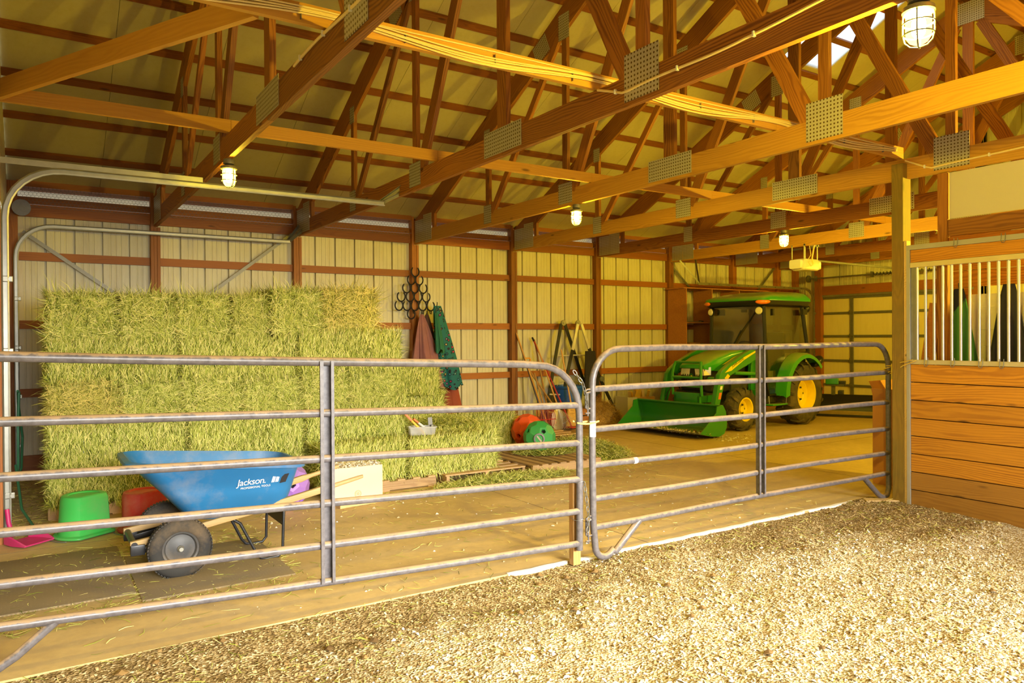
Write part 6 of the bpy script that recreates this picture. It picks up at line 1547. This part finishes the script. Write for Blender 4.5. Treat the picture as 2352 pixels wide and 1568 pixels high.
for z in (.12, .3): tube(bm, [(-.20, -.03 if z < .2 else .02, z), (.20, -.03 if z < .2 else .02, z)], .007, 6)
link('tines', mesh_of('tines', bm), redp, t); bm = bmesh.new(); tube(bm, [(0, .02, .30), (-.02, .3, .9)], .014, 8); link('handle', mesh_of('handle', bm), ashm, t)
t, d = pole('broom', 'straw broom standing upright in front of the blue bucket', (7.96, 10.42, .46), (7.90, 10.62, 1.42), .015, ashm, 'broom'); bm = bmesh.new(); loft(bm, [[(x, y, z) for x, y in rrect(0, 0, w, dd, min(w, dd) * .8, 3)] for w, dd, z in ((.028, .02, .03), (.075, .03, -.08), (.10, .035, -.25), (.11, .04, -.42))]); link('bristles', mesh_of('bristles', bm, 50), plain('broom_straw', (.66, .38, .08), .9, 0, .35, 40), t)
bm = bmesh.new()
for z, w in ((-.05, .066), (-.11, .084), (-.17, .092)): tube(bm, [(w * math.cos(a), (w * .4) * math.sin(a), z) for a in [2 * PI * k / 20 for k in range(20)]], .003, 5, closed=True)
link('stitching', mesh_of('stitching', bm), plain('dark_twine', (.25, .1, .03), .8), t)
t = thing('leaf_rake', 'metal fan rake leaning head down right of the red ball', 'rake', (7.55, 10.25, .42)); bm = bmesh.new()
for k in range(17):
    a = -.62 + 1.24 * k / 16 + .32; tube(bm, [(0, 0, 0), (.40 * math.sin(a), -.05, -.36 * math.cos(a)), (.44 * math.sin(a), -.09, -.385 * math.cos(a))], .0026, 5)
for r_ in (.2, .3): tube(bm, [(r_ * math.sin(-.62 + .32 + 1.24 * k / 10), -.03, -r_ * .93 * math.cos(-.62 + .32 + 1.24 * k / 10)) for k in range(11)], .003, 5)
link('tines', mesh_of('tines', bm), plain('rake_steel', (.52, .47, .36), .35, .6), t); bm = bmesh.new(); tube(bm, [(0, 0, 0), (-.01, .03, .10)], .018, 8); tube(bm, [(-.01, .03, .10), (-.03, .6, 1.1)], .013, 8); link('handle', mesh_of('handle', bm), ashm, t)
# multi position ladder
la = thing('ladder', 'black multi-position ladder opened against the wall behind the gate latch', 'ladder', (8.6, 10.7, 0))
al = plain('pale_rail', (.70, .66, .54), .4, .4); o3 = Vector((8.6, 10.7, 0))
def rail(p, q, m=M['blackmetal'], w=.055, dd=.026): 
    return board('rail', Vector(p), Vector(q), dd, w, m, la, up=(1, 0, 0))
A1, A2 = (8.22, 10.98, 1.90), (8.56, 10.98, 1.90)
rail((8.17, 10.98, 1.88), (7.78, 10.78, .78)); rail((7.78, 10.78, .78), (7.50, 10.62, .03)); rail((8.27, 11.0, 1.88), (8.62, 11.02, 1.05)); rail((8.62, 11.02, 1.05), (8.8, 11.02, .6))
rail((8.51, 10.92, 1.88), (8.33, 10.85, 1.40), al); rail((8.33, 10.85, 1.40), (8.10, 10.75, .86)); rail((8.10, 10.75, .86), (7.86, 10.64, .05)); rail((8.61, 10.94, 1.88), (8.76, 10.9, 1.42), al); rail((8.76, 10.9, 1.42), (8.98, 10.84, .84)); rail((8.98, 10.84, .84), (9.36, 10.72, .03))
for a in (A1, A2, (7.78, 10.74, .80), (8.10, 10.71, .87), (8.98, 10.80, .85)):
    bm = bmesh.new(); lathe(bm, [(0, -.02), (.05, -.02), (.055, 0), (.05, .02), (0, .02)], 18, Matrix.Translation(Vector(a) - o3) @ Matrix.Rotation(PI / 2, 4, 'X')); lathe(bm, [(0, .03), (.02, .03), (.02, -.03), (0, -.03)], 10, Matrix.Translation(Vector(a) - o3) @ Matrix.Rotation(PI / 2, 4, 'X')); link('hinge', mesh_of('hinge', bm, 40), M['steel'], la)
for p, q in (((7.95, 10.88, 1.30), (8.30, 10.86, 1.30)), ((8.38, 10.98, 1.30), (8.80, 10.9, 1.30)), ((7.72, 10.74, .62), (8.05, 10.72, .60)), ((7.60, 10.68, .32), (7.93, 10.68, .28))): bm = bmesh.new(); tube(bm, [Vector(p) - o3, Vector(q) - o3], .014, 8); link('rung', mesh_of('rung', bm), al, la)
bm = bmesh.new(); box(bm, Vector((8.83, 10.868, 1.22)) - o3, (.012, .006, .2), Euler((0, .36, 0)).to_matrix()); box(bm, Vector((8.835, 10.868, 1.22)) - o3, (.03, .005, .2), Euler((0, -.36, 0)).to_matrix()); link('yellow_label', mesh_of('yellow_label', bm), plain('label_yellow', (.80, .62, .02), .5), la)
hanging_cloth('door_mat', 'dark curly mat draped over the ladder beside the gate latch', 'mat', (8.62, 10.70, 1.38), .80, .22, .30, .16, plain('coir_black', (.03, .025, .018), .95, 0, .6, 60, bmp=.8), 17, 3, False, .04)
t = thing('bucket', 'blue plastic bucket with a wire handle under the ladder', 'bucket', (8.18, 10.78, .34)); bm = bmesh.new(); lathe(bm, [(0, 0), (.20, 0), (.215, .02), (.26, .36), (.285, .38), (.285, .42), (.27, .42), (.265, .38), (.25, .36), (.20, .03), (0, .03)], 36); link('pail', mesh_of('pail', bm, 40), plastic('bucket_blue', (.012, .10, .42), .4), t)
bm = bmesh.new(); tube(bm, [(.28 * math.cos(a), -.02 - .03 * math.sin(a), .41 + .10 * math.sin(a)) for a in [PI * k / 14 for k in range(15)]], .005, 6); link('bail', mesh_of('bail', bm), M['zinc'], t)
t = thing('crate', 'dark wooden crate under the blue bucket', 'crate', (8.2, 10.75, 0))
for z in (.06, .17, .28):
    for p, q in (((7.88, 10.5), (8.52, 10.5)), ((7.88, 11.0), (8.52, 11.0)), ((7.9, 10.52), (7.9, 10.98)), ((8.5, 10.52), (8.5, 10.98))): board('slat', (*p, z), (*q, z), .018, .09, M['osb'], t)
for k in range(4): board('slat', (7.9, 10.56 + .125 * k, .33), (8.5, 10.56 + .125 * k, .33), .09, .016, M['osb'], t)
t = thing('feed_sack', 'stuffed yellow sack lying behind the red orange ball', 'sack', (6.25, 9.75, .12)); bm = bmesh.new(); loft(bm, [[(x, .20 * r_ * math.cos(a), .145 + .145 * r_ * math.sin(a)) for a in [2 * PI * k / 20 for k in range(20)]] for x, r_ in ((-.36, .55), (-.33, .85), (-.24, .97), (0, 1.03), (.24, .98), (.34, .86), (.37, .6))]); link('sack_body', mesh_of('sack_body', bm, 60), plain('sack_yellow', (.80, .50, .06), .6, 0, .08), t)
bm = bmesh.new(); tube(bm, [(.10 + .05 * math.cos(a), -.20 - .004, .15 + .045 * math.sin(a)) for a in [math.radians(-60 + 300 * k / 12) for k in range(13)]], .005, 5); tube(bm, [(.03, -.205, .185), (.17, -.205, .19)], .004, 5); tube(bm, [(-.30, -.175, .20), (.3, -.175, .205)], .003, 5); link('scrawl_mark', mesh_of('scrawl_mark', bm), plain('brown_ink', (.30, .12, .02), .7), t)
# white carton with yellow bits
t = thing('carton', 'white carton with an open brown flap and yellow bits inside, beside the loader bucket', 'box', (9.85, 10.85, 0), (0, 0, -.12)); bm = bmesh.new(); w, d, h = .62, .42, .48
for c, s in (((0, -d / 2, h / 2), (w, .006, h)), ((0, d / 2, h / 2), (w, .006, h)), ((-w / 2, 0, h / 2), (.006, d, h)), ((w / 2, 0, h / 2), (.006, d, h)), ((0, 0, .02), (w, d, .006))): box(bm, c, s)
link('carton_walls', mesh_of('carton_walls', bm), plain('white_carton', (.72, .66, .54), .8, 0, .04), t)
bm = bmesh.new(); prism(bm, [(-.10, .0), (.31, .0), (.30, -.14), (.0, -.20)], -.0, .005, 'Y'); bmesh.ops.transform(bm, matrix=Matrix.Translation((0, -d / 2 - .006, h)) @ Matrix.Rotation(-.35, 4, 'X'), verts=bm.verts); link('flap', mesh_of('flap', bm), plain('flap_tan', (.64, .36, .10), .8), t)
rr = random.Random(9)
for k in range(9):
    o = thing('wood_scrap', ('leftmost', 'second', 'third', 'fourth', 'middle', 'sixth', 'seventh', 'eighth', 'rightmost')[k] + (' yellow' if k % 3 else ' pale') + ' offcut from the left poking out of the white carton', 'scrap', (9.70 + .05 * k, 10.83 + rr.uniform(-.1, .1), .40), (rr.uniform(-.3, .3), rr.uniform(-.7, .5), rr.uniform(0, 1)), 'yellow offcuts in the white carton')
    bm = bmesh.new(); box(bm, (0, 0, .07), (.035, .05, .30), bevel=.003); link('offcut', mesh_of('offcut', bm), yel if k % 3 else M['pine'], o)
t = thing('mower_engine', 'dark red small engine on the floor behind the loader bucket', 'engine', (11.0, 10.65, 0)); bm = bmesh.new(); box(bm, (0, 0, .18), (.42, .32, .34), bevel=.03); box(bm, (-.05, -.05, .38), (.25, .2, .1), bevel=.03); tube(bm, [(.1, 0, .4), (.1, 0, .47)], .10, 14); link('engine_block', mesh_of('engine_block', bm, 40), plain('dark_red_metal', (.10, .035, .02), .5, .2), t)
bm = bmesh.new(); box(bm, (-.12, -.165, .30), (.08, .004, .06)); link('label_plate', mesh_of('label_plate', bm), M['cardboard'], t); bm = bmesh.new(); tube(bm, [(.1, .1, .3), (-.25, -.05, .75), (-.1, .1, 1.1), (.15, .2, 1.12)], .014, 8); link('push_handle', mesh_of('push_handle', bm, 50), M['blackmetal'], t)
# pink muck shovel and green hose at the left edge
t = thing('dust_pan', 'bright pink plastic scoop lying on the floor at the left edge', 'scoop', (-.13, 7.12, 0)); bm = bmesh.new(); loft(bm, [[(x, -.14 * s_ + .08, .012), (x, .14 * s_ + .08, .012), (x, .14 * s_ + .08, .012 + zz), (x, .13 * s_ + .08, .018 + zz), (x, .12 * s_ + .08, .022), (x, -.12 * s_ + .08, .022), (x, -.13 * s_ + .08, .018 + zz), (x, -.14 * s_ + .08, .012 + zz)] for x, s_, zz in ((-.09, .8, .07), (.03, 1, .06), (.16, .95, .01))]); bmesh.ops.rotate(bm, verts=bm.verts, matrix=Matrix.Rotation(-.9, 3, 'Z'))
pk = plastic('pink_plastic', (.62, .03, .16), .45); link('pan', mesh_of('pan', bm, 40), pk, t); bm = bmesh.new(); tube(bm, [(-.02, .10, .05), (-.05, .15, .16), (-.06, .16, .27)], .018, 8); link('handle', mesh_of('handle', bm, 50), pk, t)
t = thing('garden_hose', 'thin green hose looped on the left door track', 'hose', (-.13, 8.6, .4)); bm = bmesh.new(); tube(bm, [(0, .02, .75), (.0, .3, .60), (.03, .5, .25), (.02, .35, -.05), (-.02, .05, -.12), (0, -.1, .05), (0, .0, .45), (.01, .05, .74)], .012, 8); tube(bm, [(-.02, -.1, .05), (.03, -.5, -.30), (.12, -.9, -.385), (.2, -1.2, -.388)], .012, 8); link('hose', mesh_of('hose', bm, 50), plain('hose_green', (.03, .14, .06), .45), t)
scatter('spilled_shavings', 160, lambda r2: (r2.uniform(9.0, 10.0) - 1.1 * .0, r2.gauss(8.35, .25) - .35, 0), chip(.01, .03, .3, .3), M['shaving'], fl, 41)
